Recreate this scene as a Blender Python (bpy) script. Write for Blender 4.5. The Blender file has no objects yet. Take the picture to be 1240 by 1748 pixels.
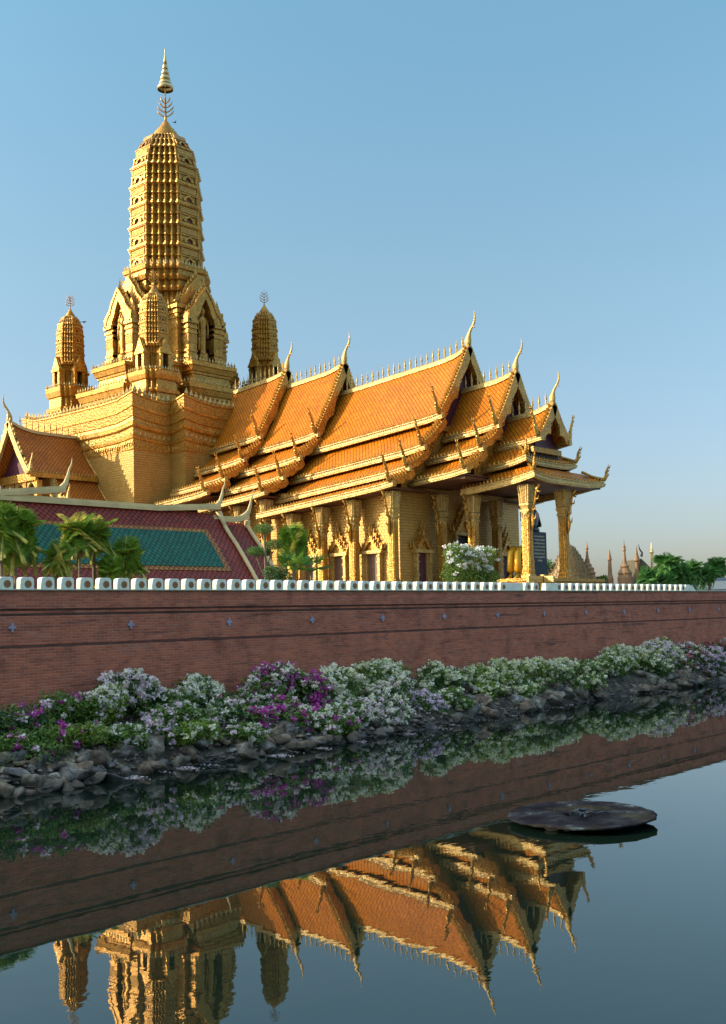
import bpy, math, random
from mathutils import Vector, Matrix
sc = bpy.context.scene
col = sc.collection
R = math.radians
random.seed(11)

# ------------------------------------------------------------------ camera
cam_d = bpy.data.cameras.new("camera")
cam = bpy.data.objects.new("camera", cam_d)
col.objects.link(cam)
def set_camera(yaw=42.167, pitch=3.237, roll=1.1736, f_px=1850.0, shift_px=66.77, z=5.0):
    y, p, r = R(yaw), R(pitch), R(roll)
    F0 = Vector((math.cos(y), math.sin(y), 0)); R0 = Vector((math.sin(y), -math.cos(y), 0)); Z = Vector((0, 0, 1))
    F = F0*math.cos(p) + Z*math.sin(p); U0 = Z*math.cos(p) - F0*math.sin(p)
    Rt = R0*math.cos(r) - U0*math.sin(r); U = U0*math.cos(r) + R0*math.sin(r)
    m = Matrix((Rt, U, -F)).transposed().to_4x4()
    m.translation = Vector((0, 0, z))
    cam.matrix_world = m
    cam_d.sensor_fit = 'AUTO'; cam_d.sensor_width = 36.0
    cam_d.lens = f_px/1748*36.0
    cam_d.shift_y = shift_px/1748
    cam_d.clip_start = 0.5; cam_d.clip_end = 4000
set_camera()
sc.camera = cam

# ------------------------------------------------------------------ sky, sun, exposure
SUN_AZ, SUN_EL = 42.0, 22.0         # azimuth from -X towards +Y
sd = Vector((-math.cos(R(SUN_AZ))*math.cos(R(SUN_EL)), math.sin(R(SUN_AZ))*math.cos(R(SUN_EL)), math.sin(R(SUN_EL))))
w = bpy.data.worlds.new("World"); sc.world = w; w.use_nodes = True
nt = w.node_tree; nt.nodes.clear()
sky = nt.nodes.new("ShaderNodeTexSky"); sky.sky_type = 'NISHITA'; sky.sun_disc = False
sky.sun_elevation = R(SUN_EL); sky.sun_rotation = math.atan2(sd.x, sd.y)
sky.altitude = 0; sky.air_density = 1.0; sky.dust_density = 1.6; sky.ozone_density = 1.5
bg = nt.nodes.new("ShaderNodeBackground"); bg.inputs[1].default_value = 0.15
wo = nt.nodes.new("ShaderNodeOutputWorld")
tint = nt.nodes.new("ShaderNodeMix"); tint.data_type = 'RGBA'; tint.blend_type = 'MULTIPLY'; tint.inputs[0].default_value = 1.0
tc = nt.nodes.new("ShaderNodeTexCoord"); sx = nt.nodes.new("ShaderNodeSeparateXYZ"); nt.links.new(tc.outputs['Generated'], sx.inputs[0])
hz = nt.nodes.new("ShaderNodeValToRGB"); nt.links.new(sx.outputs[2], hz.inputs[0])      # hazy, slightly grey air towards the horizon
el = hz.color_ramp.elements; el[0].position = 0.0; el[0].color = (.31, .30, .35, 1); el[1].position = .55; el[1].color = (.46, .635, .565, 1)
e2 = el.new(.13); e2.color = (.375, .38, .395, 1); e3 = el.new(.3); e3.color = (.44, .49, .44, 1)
e4 = el.new(.70); e4.color = (1.95, 1.68, 1.3, 1)  # unseen overhead sky made brighter and warmer, added as fill for shaded surfaces
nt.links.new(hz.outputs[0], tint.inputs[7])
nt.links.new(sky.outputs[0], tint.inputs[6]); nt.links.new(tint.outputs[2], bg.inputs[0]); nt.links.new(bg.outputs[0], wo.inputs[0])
sun_d = bpy.data.lights.new("sun", 'SUN'); sun_d.energy = 2.0; sun_d.angle = R(0.5); sun_d.color = (1.0, 0.83, 0.6)
sun = bpy.data.objects.new("sun", sun_d); col.objects.link(sun)
sun.rotation_euler = (-sd).to_track_quat('-Z', 'Y').to_euler(); sun.location = (0, 0, 120)
sc.view_settings.view_transform = 'Standard'; sc.view_settings.look = 'None'
sc.view_settings.exposure = 1.65; sc.view_settings.gamma = 1.0
sc.cycles.max_bounces = 6; sc.cycles.caustics_reflective = False; sc.cycles.caustics_refractive = False

# ------------------------------------------------------------------ mesh helper
class MB:
    def __init__(s): s.v = []; s.f = []; s.mi = []
    def add(s, vs, fs, mi=0):
        o = len(s.v); s.v += [tuple(p) for p in vs]
        for f in fs: s.f.append(tuple(i+o for i in f)); s.mi.append(mi)
    def box(s, x0, x1, y0, y1, z0, z1, mi=0):
        vs = [(x, y, z) for z in (z0, z1) for y in (y0, y1) for x in (x0, x1)]
        s.add(vs, [(0,2,3,1), (4,5,7,6), (0,1,5,4), (2,6,7,3), (0,4,6,2), (1,3,7,5)], mi)
    def loft(s, rings, mi=0, closed=True, cap0=False, cap1=False):
        n = len(rings[0]); o = len(s.v)
        for r in rings: s.v += [tuple(p) for p in r]
        for a in range(len(rings)-1):
            m = mi[a] if isinstance(mi, (list, tuple)) else mi
            for i in range(n if closed else n-1):
                j = (i+1) % n
                s.f.append((o+a*n+i, o+a*n+j, o+(a+1)*n+j, o+(a+1)*n+i)); s.mi.append(m)
        m0 = mi[0] if isinstance(mi, (list, tuple)) else mi
        if cap0: s.f.append(tuple(o+i for i in reversed(range(n)))); s.mi.append(m0)
        if cap1: s.f.append(tuple(o+(len(rings)-1)*n+i for i in range(n))); s.mi.append(m0)
    def lathe(s, prof, n=12, c=(0,0,0), mi=0):
        s.loft([[(c[0]+r*math.cos(2*math.pi*i/n), c[1]+r*math.sin(2*math.pi*i/n), c[2]+z) for i in range(n)] for r, z in prof], mi, True, True, True)
    def prism(s, poly, fn, t0, t1, mi=0):
        """2D outline 'poly' placed by fn(a, b, t) and given real thickness from t0 to t1"""
        n = len(poly)
        vs = [fn(a, b, t0) for a, b in poly] + [fn(a, b, t1) for a, b in poly]
        fs = [tuple(range(n)), tuple(range(2*n-1, n-1, -1))] + [(i, i+n, (i+1) % n+n, (i+1) % n) for i in range(n)]
        s.add(vs, fs, mi)
    def strip(s, A, B, fn, t0, t1, mi=0):
        """band between two outlines A and B of equal length, with thickness"""
        for i in range(len(A)-1):
            s.prism([A[i], A[i+1], B[i+1], B[i]], fn, t0, t1, mi)
    def sweep(s, pts, rad, nrm=(0,1,0), n=8, mi=0):
        """tapered horn / tube; rad = r or (in-plane, out-of-plane)"""
        P = [Vector(p) for p in pts]; N = Vector(nrm).normalized(); rings = []
        for i, p in enumerate(P):
            t = (P[min(i+1, len(P)-1)]-P[max(i-1, 0)]).normalized()
            a = N.cross(t)
            if a.length < .05: a = Vector((1, 0, 0)).cross(t)
            a.normalize(); b = t.cross(a).normalized()
            r = rad[i]; ra, rb = r if isinstance(r, tuple) else (r, r)
            rings.append([p+a*ra*math.cos(2*math.pi*k/n)+b*rb*math.sin(2*math.pi*k/n) for k in range(n)])
        s.loft(rings, mi, True, True, True)
    def leaf(s, p, out, h, wd, t, mi=0):
        """flame-shaped antefix standing at p, facing 'out'"""
        o = Vector(out).normalized(); sx = Vector((-o.y, o.x, 0)); z = Vector((0, 0, 1)); p = Vector(p)
        vs = [p-sx*wd*.3, p-sx*wd*.5+z*h*.32, p-sx*wd*.2+z*h*.7, p+z*h, p+sx*wd*.2+z*h*.7, p+sx*wd*.5+z*h*.32, p+sx*wd*.3,
              p+o*t+z*h*.3, p-o*t*.7+z*h*.3]
        fs = [(i, i+1, 7) for i in range(6)] + [(6, 0, 7)] + [(i+1, i, 8) for i in range(6)] + [(0, 6, 8)]
        s.add(vs, fs, mi)
    def build(s, name, mats, parent=None, smooth=False, loc=None):
        me = bpy.data.meshes.new(name)
        if parent is not None: L = Vector(parent.location) if parent.type == 'EMPTY' else Vector(parent['_o'])
        elif loc is not None: L = Vector(loc)
        else:
            xs = [p[0] for p in s.v]; ys = [p[1] for p in s.v]; zs = [p[2] for p in s.v]
            L = Vector(((min(xs)+max(xs))/2, (min(ys)+max(ys))/2, min(zs)))
        me.from_pydata([(p[0]-L.x, p[1]-L.y, p[2]-L.z) for p in s.v], [], s.f)
        for m in (mats if isinstance(mats, (list, tuple)) else [mats]): me.materials.append(m)
        me.polygons.foreach_set('material_index', s.mi)
        if smooth: me.polygons.foreach_set('use_smooth', [True]*len(s.f))
        me.update()
        o = bpy.data.objects.new(name, me); col.objects.link(o)
        if parent is not None: o.parent = parent
        else: o.location = L
        o['_o'] = tuple(L)
        return o
def tag(o, label=None, cat=None, group=None, kind=None):
    if label: o['label'] = label
    if cat: o['category'] = cat
    if group: o['group'] = group
    if kind: o['kind'] = kind
    return o
def thing(name, loc, label, cat, group=None, rz=0):
    o = bpy.data.objects.new(name, None); col.objects.link(o)
    o.empty_display_size = .3; o.location = loc; o.rotation_euler.z = rz
    return tag(o, label, cat, group)
def kids(o): return [c for c in list(o.children)]
def copy_tree(o, parent=None):
    src = kids(o); c = o.copy(); col.objects.link(c)
    if parent is not None: c.parent = parent
    for k in src: copy_tree(k, c)
    return c
def push_back(before, k, z0):
    """sets everything built since 'before' k times as far off and k times as large, standing on the same ground"""
    for o in set(bpy.data.objects)-before:
        if o.parent is None:
            o.location = (o.location.x*k, o.location.y*k, z0+(o.location.z-z0)*k); o.scale = tuple(q*k for q in o.scale)
def bevel(o, wd, seg=2):
    m = o.modifiers.new("bevel", 'BEVEL'); m.width = wd; m.segments = seg; m.limit_method = 'ANGLE'
    return o

# ------------------------------------------------------------------ materials
class NT:
    def __init__(s, name):
        s.m = bpy.data.materials.new(name); s.m.use_nodes = True
        s.t = s.m.node_tree; s.b = s.t.nodes["Principled BSDF"]
    def n(s, typ, **kw):
        x = s.t.nodes.new(typ)
        for k, v in kw.items():
            if k == 'i':
                for a, b in v.items(): x.inputs[a].default_value = b
            else: setattr(x, k, v)
        return x
    def l(s, a, b): s.t.links.new(a, b)
    def coord(s, kind='pos'):
        if kind == 'pos': return s.n("ShaderNodeNewGeometry").outputs['Position']
        return s.n("ShaderNodeTexCoord").outputs['Object']
    def noise(s, vec, scale, detail=4, rough=.55):
        x = s.n("ShaderNodeTexNoise", i={'Scale': scale, 'Detail': detail, 'Roughness': rough}); s.l(vec, x.inputs['Vector']); return x.outputs['Fac']
    def ramp(s, fac, pts):
        x = s.n("ShaderNodeValToRGB"); s.l(fac, x.inputs[0]); e = x.color_ramp.elements
        while len(e) < len(pts): e.new(.5)
        for k, (p, c) in enumerate(pts): e[k].position = p; e[k].color = (*c, 1) if len(c) == 3 else c
        return x.outputs[0]
    def math(s, op, a, b=None, c=None):
        x = s.n("ShaderNodeMath", operation=op)
        for k, v in enumerate((a, b, c)):
            if v is None: continue
            if isinstance(v, (int, float)): x.inputs[k].default_value = v
            else: s.l(v, x.inputs[k])
        return x.outputs[0]
    def mix(s, fac, a, b, mode='MIX'):
        x = s.n("ShaderNodeMix", data_type='RGBA', blend_type=mode)
        for sock, v in ((x.inputs[0], fac), (x.inputs[6], a), (x.inputs[7], b)):
            if hasattr(v, 'is_linked') or hasattr(v, 'links'): s.l(v, sock)
            elif isinstance(v, (int, float)): sock.default_value = v
            else: sock.default_value = (*v, 1)
        return x.outputs[2]
    def bump(s, h, strength=.5, dist=.05):
        x = s.n("ShaderNodeBump", i={'Strength': strength, 'Distance': dist}); s.l(h, x.inputs['Height']); s.l(x.outputs[0], s.b.inputs['Normal'])
    def set(s, col=None, rough=None, metal=None, spec=None):
        for k, v in (('Base Color', col), ('Roughness', rough), ('Metallic', metal), ('Specular IOR Level', spec)):
            if v is None: continue
            if hasattr(v, 'links'): s.l(v, s.b.inputs[k])
            elif isinstance(v, (int, float)): s.b.inputs[k].default_value = v
            else: s.b.inputs[k].default_value = (*v, 1)
        return s
def sc3(c, k): return tuple(min(1, x*k) for x in c)
def plain(name, c, rough=.5, metal=0., var=.2, vs=1.5, bs=14, bump=.25, bd=.03, kind='pos', spec=None):
    q = NT(name); v = q.coord(kind)
    cc = q.ramp(q.noise(v, vs, 5), [(.3, sc3(c, 1-var)), (.7, sc3(c, 1+var*.6))])
    q.set(cc, rough, metal, spec)
    if bump: q.bump(q.noise(v, bs, 4), bump, bd)
    return q.m

GOLD = (.58, .30, .047)
def gilt(name, c, rough=.3, metal=.5, cell=7., grime=.5):
    """gilded mosaic: small facets that catch the light differently, grime in broad drifts"""
    q = NT(name); v = q.coord()
    vo = q.n("ShaderNodeTexVoronoi", feature='F1', i={'Scale': cell}); q.l(v, vo.inputs['Vector'])
    s_ = q.n("ShaderNodeSeparateColor"); q.l(vo.outputs['Color'], s_.inputs[0])
    cc = q.ramp(s_.outputs[0], [(.1, sc3(c, .72)), (.9, sc3(c, 1.22))])
    gr = q.ramp(q.noise(v, .7, 7, .68), [(.36, (.42, .34, .26)), (.56, (1, 1, 1))])
    cc = q.mix(grime, cc, gr, 'MULTIPLY')
    mp = q.n("ShaderNodeMapping"); q.l(v, mp.inputs[0]); mp.inputs['Scale'].default_value = (2.2, 2.2, .16)
    cc = q.mix(grime*.8, cc, q.ramp(q.noise(mp.outputs[0], 1.2, 5, .6), [(.38, (.55, .48, .4)), (.55, (1, 1, 1))]), 'MULTIPLY')
    rg = q.n("ShaderNodeMapRange", i={3: rough*.7, 4: rough*1.6}); q.l(s_.outputs[1], rg.inputs[0])
    q.set(cc, rg.outputs[0], metal)
    q.bump(q.math('ADD', q.math('MULTIPLY', vo.outputs['Distance'], -1.), q.math('MULTIPLY', q.noise(v, 3., 3), .7)), .55, .05)
    return q.m
gold = gilt("gold_paint", GOLD)
def relief_mat(name, c, scale, dist=.14, metal=.4):
    q = NT(name); v = q.coord()
    vo = q.n("ShaderNodeTexVoronoi", feature='SMOOTH_F1', i={'Scale': scale, 'Smoothness': .3}); q.l(v, vo.inputs['Vector'])
    nz = q.noise(v, scale*2.2, 3)
    h = q.math('ADD', q.math('MULTIPLY', vo.outputs['Distance'], -1.2), q.math('MULTIPLY', nz, .6))
    cc = q.ramp(vo.outputs['Distance'], [(.15, sc3(c, 1.1)), (.75, sc3(c, .62))])
    q.set(cc, .38, metal); q.bump(h, .9, dist)
    return q.m
gold_relief = relief_mat("gold_relief_ornament", GOLD, 4.6, .07)
gold_fine = relief_mat("gold_fine_ornament", GOLD, 6., .07)
pale_gold = gilt("pale_gold_trim", (.62, .42, .13), .4, .3, 9., .4)
cream = plain("cream_stucco", (.68, .5, .22), .6, 0, .2, .9, 12, .2, .02)
silver = plain("silver_metal", (.62, .47, .21), .3, .85, .1)

def tile_wall():
    q = NT("gold_tile_wall"); p = q.coord(); s = q.n("ShaderNodeSeparateXYZ"); q.l(p, s.inputs[0])
    u = q.math('ADD', s.outputs[0], s.outputs[1]); c = q.n("ShaderNodeCombineXYZ"); q.l(u, c.inputs[0]); q.l(s.outputs[2], c.inputs[1])
    b = q.n("ShaderNodeTexBrick", offset=.5, i={'Scale': 1., 'Mortar Size': .028, 'Mortar Smooth': .5, 'Brick Width': .4, 'Row Height': .3, 'Bias': 0.})
    q.l(c.outputs[0], b.inputs['Vector'])
    b.inputs['Color1'].default_value = (.64, .39, .095, 1); b.inputs['Color2'].default_value = (.56, .32, .068, 1); b.inputs['Mortar'].default_value = (.34, .18, .04, 1)
    nz = q.noise(p, .5, 4); cc = q.mix(.35, b.outputs['Color'], q.ramp(nz, [(.3, (.5, .45, .4)), (.7, (1, 1, 1))]), 'MULTIPLY')
    q.set(cc, .42, .3)
    q.bump(q.math('ADD', q.math('MULTIPLY', b.outputs['Fac'], -1.), q.math('MULTIPLY', q.noise(p, 6, 2), .5)), .8, .07)
    return q.m
gold_tile = tile_wall()

def roof_mat(name, c1, c2, size=.36, axis='y'):
    """diamond-laid glazed tiles: two crossed families of joints"""
    q = NT(name); p = q.coord(); s = q.n("ShaderNodeSeparateXYZ"); q.l(p, s.inputs[0])
    u = s.outputs[1] if axis == 'y' else s.outputs[0]
    v = q.math('MULTIPLY', s.outputs[2], 1.22)
    a = q.math('ADD', u, v); b = q.math('SUBTRACT', u, v)
    c = q.n("ShaderNodeCombineXYZ"); q.l(a, c.inputs[0]); q.l(b, c.inputs[1])
    br = q.n("ShaderNodeTexBrick", offset=0., i={'Scale': 1., 'Mortar Size': size*.17, 'Mortar Smooth': .6, 'Brick Width': size*1.41, 'Row Height': size*1.41, 'Bias': 0.})
    q.l(c.outputs[0], br.inputs['Vector'])
    br.inputs['Color1'].default_value = (*c1, 1); br.inputs['Color2'].default_value = (*c2, 1); br.inputs['Mortar'].default_value = (*sc3(c2, .38), 1)
    nz = q.noise(p, .35, 5); cc = q.mix(.5, br.outputs['Color'], q.ramp(nz, [(.3, (.62, .56, .5)), (.65, (1.1, 1.1, 1.1))]), 'MULTIPLY')
    mp = q.n("ShaderNodeMapping"); q.l(p, mp.inputs[0]); mp.inputs['Scale'].default_value = (1.5, 1.5, .25)
    cc = q.mix(.38, cc, q.ramp(q.noise(mp.outputs[0], 1.6, 6, .7), [(.36, (.55, .5, .46)), (.54, (1, 1, 1)), (.7, (1.15, 1.12, 1.05))]), 'MULTIPLY')
    q.set(cc, .5, 0., .25)
    fr = q.math('FRACT', q.math('DIVIDE', v, size*1.0))
    q.bump(q.math('ADD', q.math('MULTIPLY', br.outputs['Fac'], -1.), q.math('MULTIPLY', fr, -.6)), .8, .08)
    return q.m
orange_tile = roof_mat("orange_roof_tile", (.74, .235, .006), (.62, .175, .004))
rust_tile = roof_mat("orange_roof_tile_porch", (.62, .19, .022), (.5, .145, .016), axis='x')
maroon_tile = roof_mat("maroon_roof_tile", (.33, .046, .024), (.22, .03, .016), .27, 'x')
amber_tile = roof_mat("amber_roof_tile", (.5, .2, .04), (.38, .14, .03), .26, 'x')
teal_tile = roof_mat("teal_roof_tile", (.002, .155, .088), (.001, .10, .06), .27, 'x')
maroon = plain("maroon_lacquer", (.085, .016, .035), .5, 0, .25, 1., 4, .3, .08)
niche_brown = plain("niche_brown", (.2, .09, .025), .5, .1, .2)
soffit = plain("dark_red_soffit", (.13, .045, .02), .6, 0, .3, 1.)
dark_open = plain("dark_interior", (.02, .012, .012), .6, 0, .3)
brown_door = plain("brown_shutter", (.16, .085, .05), .45, 0, .25, 2.)
white_stone = plain("white_stone_block", (.62, .64, .57), .55, 0, .16, 3., 30, .2, .008, 'obj')
algae = plain("pale_green_coping", (.42, .46, .33), .7, 0, .35, 2.5)
bronze_wheel = plain("bronze_roundel", (.13, .055, .028), .45, .3, .2, 8, 40, .3, .004, 'obj')
wheel_gold = plain("roundel_gold", (.34, .17, .06), .45, .3, .1, 8, 0, 0)
vent_lilac = plain("lilac_grey_vent", (.36, .33, .42), .7, 0, .25, 4)

def brick_mat():
    q = NT("old_red_brick"); p = q.coord(); s = q.n("ShaderNodeSeparateXYZ"); q.l(p, s.inputs[0])
    wob = q.math('MULTIPLY', q.math('SUBTRACT', q.noise(p, .8, 2), .5), .05)
    zz = q.math('ADD', s.outputs[2], wob)
    c = q.n("ShaderNodeCombineXYZ"); q.l(s.outputs[0], c.inputs[0]); q.l(zz, c.inputs[1])
    b = q.n("ShaderNodeTexBrick", offset=.5, i={'Scale': 1., 'Mortar Size': .014, 'Mortar Smooth': .5, 'Brick Width': .34, 'Row Height': .1, 'Bias': -.1})
    q.l(c.outputs[0], b.inputs['Vector'])
    b.inputs['Color1'].default_value = (.58, .16, .08, 1); b.inputs['Color2'].default_value = (.40, .1, .053, 1); b.inputs['Mortar'].default_value = (.47, .25, .18, 1)
    blot = q.ramp(q.noise(p, .9, 6, .65), [(.32, (.6, .52, .47)), (.48, (.95, .91, .87)), (.72, (1.25, 1.17, 1.07))])
    cc = q.mix(.8, b.outputs['Color'], blot, 'MULTIPLY')
    # pale lime bloom and dark moss in drifts along the courses
    mp = q.n("ShaderNodeMapping"); q.l(p, mp.inputs[0]); mp.inputs['Scale'].default_value = (.5, .5, 3.2)
    lime = q.ramp(q.noise(mp.outputs[0], 1.3, 6, .7), [(.58, (0, 0, 0)), (.72, (1, 1, 1))])
    cc = q.mix(q.math('MULTIPLY', lime, .45), cc, (.5, .3, .24))
    mp2 = q.n("ShaderNodeMapping"); q.l(p, mp2.inputs[0]); mp2.inputs['Scale'].default_value = (.35, .35, 5.); mp2.inputs['Location'].default_value = (4, 9, 2)
    soot = q.ramp(q.noise(mp2.outputs[0], 1., 6, .7), [(.57, (0, 0, 0)), (.68, (1, 1, 1))])
    cc = q.mix(q.math('MULTIPLY', soot, .75), cc, (.05, .035, .03))
    q.set(cc, .85, 0)
    q.bump(q.math('ADD', q.math('MULTIPLY', b.outputs['Fac'], -1.), q.math('MULTIPLY', q.noise(p, 9, 5), .9)), .7, .03)
    return q.m
brick = brick_mat()
soot_brick = plain("soot_black_course", (.13, .065, .05), .9, 0, .5, 1.2, 12, .8, .03)

def rock_mat(name, c, c2):
    q = NT(name); v = q.coord('pos')
    cc = q.ramp(q.noise(v, 2.4, 8, .65), [(.36, sc3(c, .22)), (.53, c), (.7, c2)])
    s = q.n("ShaderNodeSeparateXYZ"); q.l(v, s.inputs[0])
    wet = q.n("ShaderNodeMapRange", i={1: .1, 2: .62, 3: 1., 4: 0.}); q.l(q.math('ADD', s.outputs[2], q.math('MULTIPLY', q.noise(v, 1.7, 3), .25)), wet.inputs[0])
    cc = q.mix(q.math('MULTIPLY', wet.outputs[0], .8), cc, (.018, .018, .015))
    q.set(cc, .8, 0); q.bump(q.noise(v, 5, 8, .65), .9, .1)
    return q.m
rock_a = rock_mat("grey_rock", (.23, .19, .135), (.56, .49, .38))
rock_b = rock_mat("brown_rock", (.2, .14, .085), (.44, .34, .23))
rock_c = rock_mat("slate_rock", (.16, .145, .125), (.46, .43, .38))
soil = rock_mat("bank_soil", (.07, .055, .035), (.2, .165, .11))
def leafmat(name, c, tr=.25, lo=.55):
    q = NT(name); v = q.coord('pos')
    cc = q.ramp(q.noise(v, 3.5, 3), [(.3, sc3(c, lo)), (.7, sc3(c, 1.35 if lo < .6 else 1.05))])
    q.set(cc, .5, 0)
    tl = q.n("ShaderNodeBsdfTranslucent"); q.l(cc, tl.inputs[0])
    mx = q.n("ShaderNodeMixShader", i={0: tr}); q.l(q.b.outputs[0], mx.inputs[1]); q.l(tl.outputs[0], mx.inputs[2])
    q.l(mx.outputs[0], q.t.nodes["Material Output"].inputs[0])
    return q.m
leaf_mid = leafmat("leaf_green", (.11, .21, .035)); leaf_dark = leafmat("leaf_dark_green", (.065, .145, .035))
leaf_lime = leafmat("leaf_lime", (.23, .32, .04)); leaf_palm = leafmat("palm_leaf", (.19, .33, .03), .4)
leaf_yel = leafmat("palm_leaf_yellow", (.6, .55, .12), .4); leaf_top = leafmat("topiary_leaf", (.11, .21, .035))
leaf_far = leafmat("far_palm_leaf", (.10, .27, .06), .35)
bark = plain("bark", (.22, .17, .11), .8, 0, .35, 4, 20, .6, .02)
def petal(name, c): return leafmat(name, c, .3, .8)
FM = [petal(*a) for a in (("white_petals", (.95, .91, .74)), ("blush_petals", (.92, .76, .78)), ("magenta_petals", (.66, .085, .46)), ("lilac_petals", (.84, .66, .78)), ("cream_petals", (.84, .85, .5)), ("dusty_red_petals", (.62, .16, .22)))]
dark_blue = plain("dark_blue_stone", (.012, .03, .055), .6, 0, .2, 1., 0, 0)
dark_bronze = plain("dark_bronze", (.02, .03, .04), .3, .3, .2, 1.)
bright_gold = plain("bright_gold_leaf", (.72, .4, .03), .4, .5, .1, 1.)
text_cream = plain("cream_lettering", (.5, .45, .33), .5, 0, .1)
terracotta = plain("terracotta_spire", (.27, .15, .065), .6, 0, .2, .6)
spire_gold = plain("distant_gilt", (.2, .14, .055), .5, .2, .2, .6)

# ------------------------------------------------------------------ water, bank, ground
def water():
    q = NT("canal_water"); p = q.coord()
    mp = q.n("ShaderNodeMapping"); q.l(p, mp.inputs[0]); mp.inputs['Rotation'].default_value = (0, 0, R(-42)); mp.inputs['Scale'].default_value = (.55, 1., 1.)
    n1 = q.noise(mp.outputs[0], .9, 3, .5); n2 = q.noise(mp.outputs[0], 5., 2, .5)
    big = q.ramp(q.noise(p, .09, 2), [(.38, (.25, .25, .25)), (.62, (1, 1, 1))])
    h = q.math('ADD', n1, q.math('MULTIPLY', n2, .12))
    q.set((.005, .012, .008), .012, 0); q.b.inputs['IOR'].default_value = 1.72
    x = q.n("ShaderNodeBump", i={'Strength': .06, 'Distance': .12}); q.l(h, x.inputs['Height'])
    q.l(q.math('MULTIPLY', big, .04), x.inputs['Strength']); q.l(x.outputs[0], q.b.inputs['Normal'])
    return q.m
mb = MB(); mb.add([(-400, -400, 0), (900, -400, 0), (900, 33.5, 0), (-400, 33.5, 0)], [(0, 1, 2, 3)])
tag(mb.build("water", water(), loc=(0, 0, 0)), kind='structure')
mb = MB(); mb.box(-400, 900, 35.9, 1500, 3.5, 4.8)
tag(mb.build("ground", plain("courtyard_paving", (.3, .26, .2), .8, 0, .2, .5), loc=(0, 0, 3.5)), kind='structure')

WL = [(-60, 28.9), (14, 28.7), (17.2, 28.2), (22.4, 28.95), (26.4, 28.6), (34.3, 29.1), (41, 29.7), (52, 30.5), (69, 30.4), (90, 30.6), (300, 30.6)]
def wline(x):
    for (a, b), (c, d) in zip(WL, WL[1:]):
        if a <= x <= c:
            t = (x-a)/(c-a); t = t*t*(3-2*t); return b+(d-b)*t
    return 30.6
def hnoise(x, y): return .5*math.sin(x*1.7+y*2.3)+.3*math.sin(x*3.9-y*1.1+2)+.2*math.sin(x*.7+1)
def bank_z(x, y):
    w0 = wline(x)
    t = (y-w0)/(33.3-w0)
    if t <= 0: return t*4.5
    z = 1.85*(1-(1-min(t, 1))**2.1)
    return z + .12*hnoise(x, y)*min(1, t*4)
mb = MB(); xs = [-60+ i*2.5 for i in range(26)] + [5+i*.35 for i in range(1, 240)] + [89+i*4 for i in range(1, 53)]
ys = [-1.5, -.6, -.2, 0, .08, .2, .35, .5, .65, .8, .9, 1.02]
rows = []
for x in xs:
    w0 = wline(x); rows.append([(x, w0+(33.3-w0)*t, bank_z(x, w0+(33.3-w0)*t)) for t in ys])
mb.loft(rows, closed=False)
tag(mb.build("bank", soil, smooth=True, loc=(0, 30, 0)), kind='structure')

# ------------------------------------------------------------------ brick wall with vents and coping
bw = thing("brick_wall", (45, 33.6, 0), "long red brick canal wall with stained ledges and small cross-shaped vents", "wall")
mb = MB()
prof = [(33.26, .8), (33.26, 4.03), (33.34, 4.04), (33.34, 4.12), (33.30, 4.13), (33.30, 5.12), (33.36, 5.13), (33.36, 5.19), (33.28, 5.2), (33.28, 5.28), (33.34, 5.29), (33.34, 5.35), (33.25, 5.36), (33.25, 5.72), (33.27, 5.74), (33.27, 5.97), (36.2, 5.97), (36.2, .8)]
mb.loft([[(x, a, b) for a, b in prof] for x in (-40, 0, 20, 40, 60, 80, 100, 260)], closed=True, cap0=True, cap1=True)
mb.build("masonry", brick, bw)
mb = MB()
for z0, z1 in ((4.05, 4.11), (5.14, 5.18), (5.30, 5.34)): mb.box(-40, 260, 33.30, 33.338, z0, z1)
mb.build("sooty_course", soot_brick, bw)
mb = MB(); mb.box(-40, 260, 33.2, 36.3, 5.974, 6.03); bevel(mb.build("coping", algae, bw), .02)
mb = MB(); P = [(-.045, -.15), (.045, -.15), (.045, -.045), (.135, -.045), (.135, .045), (.045, .045), (.045, .15), (-.045, .15), (-.045, .045), (-.135, .045), (-.135, -.045), (-.045, -.045)]
mb.prism(P, lambda a, b, t: (a+45, t, b), 33.24, 33.5)
v0 = mb.build("cross_vent", vent_lilac, bw)
vx = [19.1, 23.9, 28.65, 33.35, 38.0, 42.65, 47.2, 51.7, 56.2, 60.7, 65.2, 69.8, 74.4, 79.]
for i, x in enumerate(vx):
    o = v0 if i == 0 else v0.copy()
    if i: col.objects.link(o)
    o.location = (x-45, 0, 4.73)

YM = 35.1
# white blocks with wheel roundels on the wall
mg = "row of white wheel blocks on the wall"
m0 = thing("wall_block", (19.85, YM, 6.035), "white rounded block with a bronze wheel roundel in the row on the brick wall", "wall block", mg)
mb = MB(); o2 = [(-.27, 0), (.27, 0), (.27, .36), (.245, .44), (.18, .475), (-.18, .475), (-.245, .44), (-.27, .36)]
mb.prism(o2, lambda a, b, t: (a+19.85, YM+t, b+6.035), -.15, .15)
b0 = bevel(mb.build("block", white_stone, m0), .02)
mb = MB(); N = 20
mb.prism([(.135*math.cos(2*math.pi*i/N), .135*math.sin(2*math.pi*i/N)) for i in range(N)], lambda a, b, t: (a+19.88, YM+t, b+6.26), -.162, -.13)
r0 = mb.build("roundel", bronze_wheel, m0)
mb = MB()
for k in range(8):
    a0 = k*math.pi/4; ca, sa = math.cos(a0), math.sin(a0)
    mb.prism([(.025*ca-.009*sa, .025*sa+.009*ca), (.1*ca-.009*sa, .1*sa+.009*ca), (.1*ca+.009*sa, .1*sa-.009*ca), (.025*ca+.009*sa, .025*sa-.009*ca)], lambda a, b, t: (a+19.88, YM+t, b+6.26), -.172, -.16)
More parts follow.
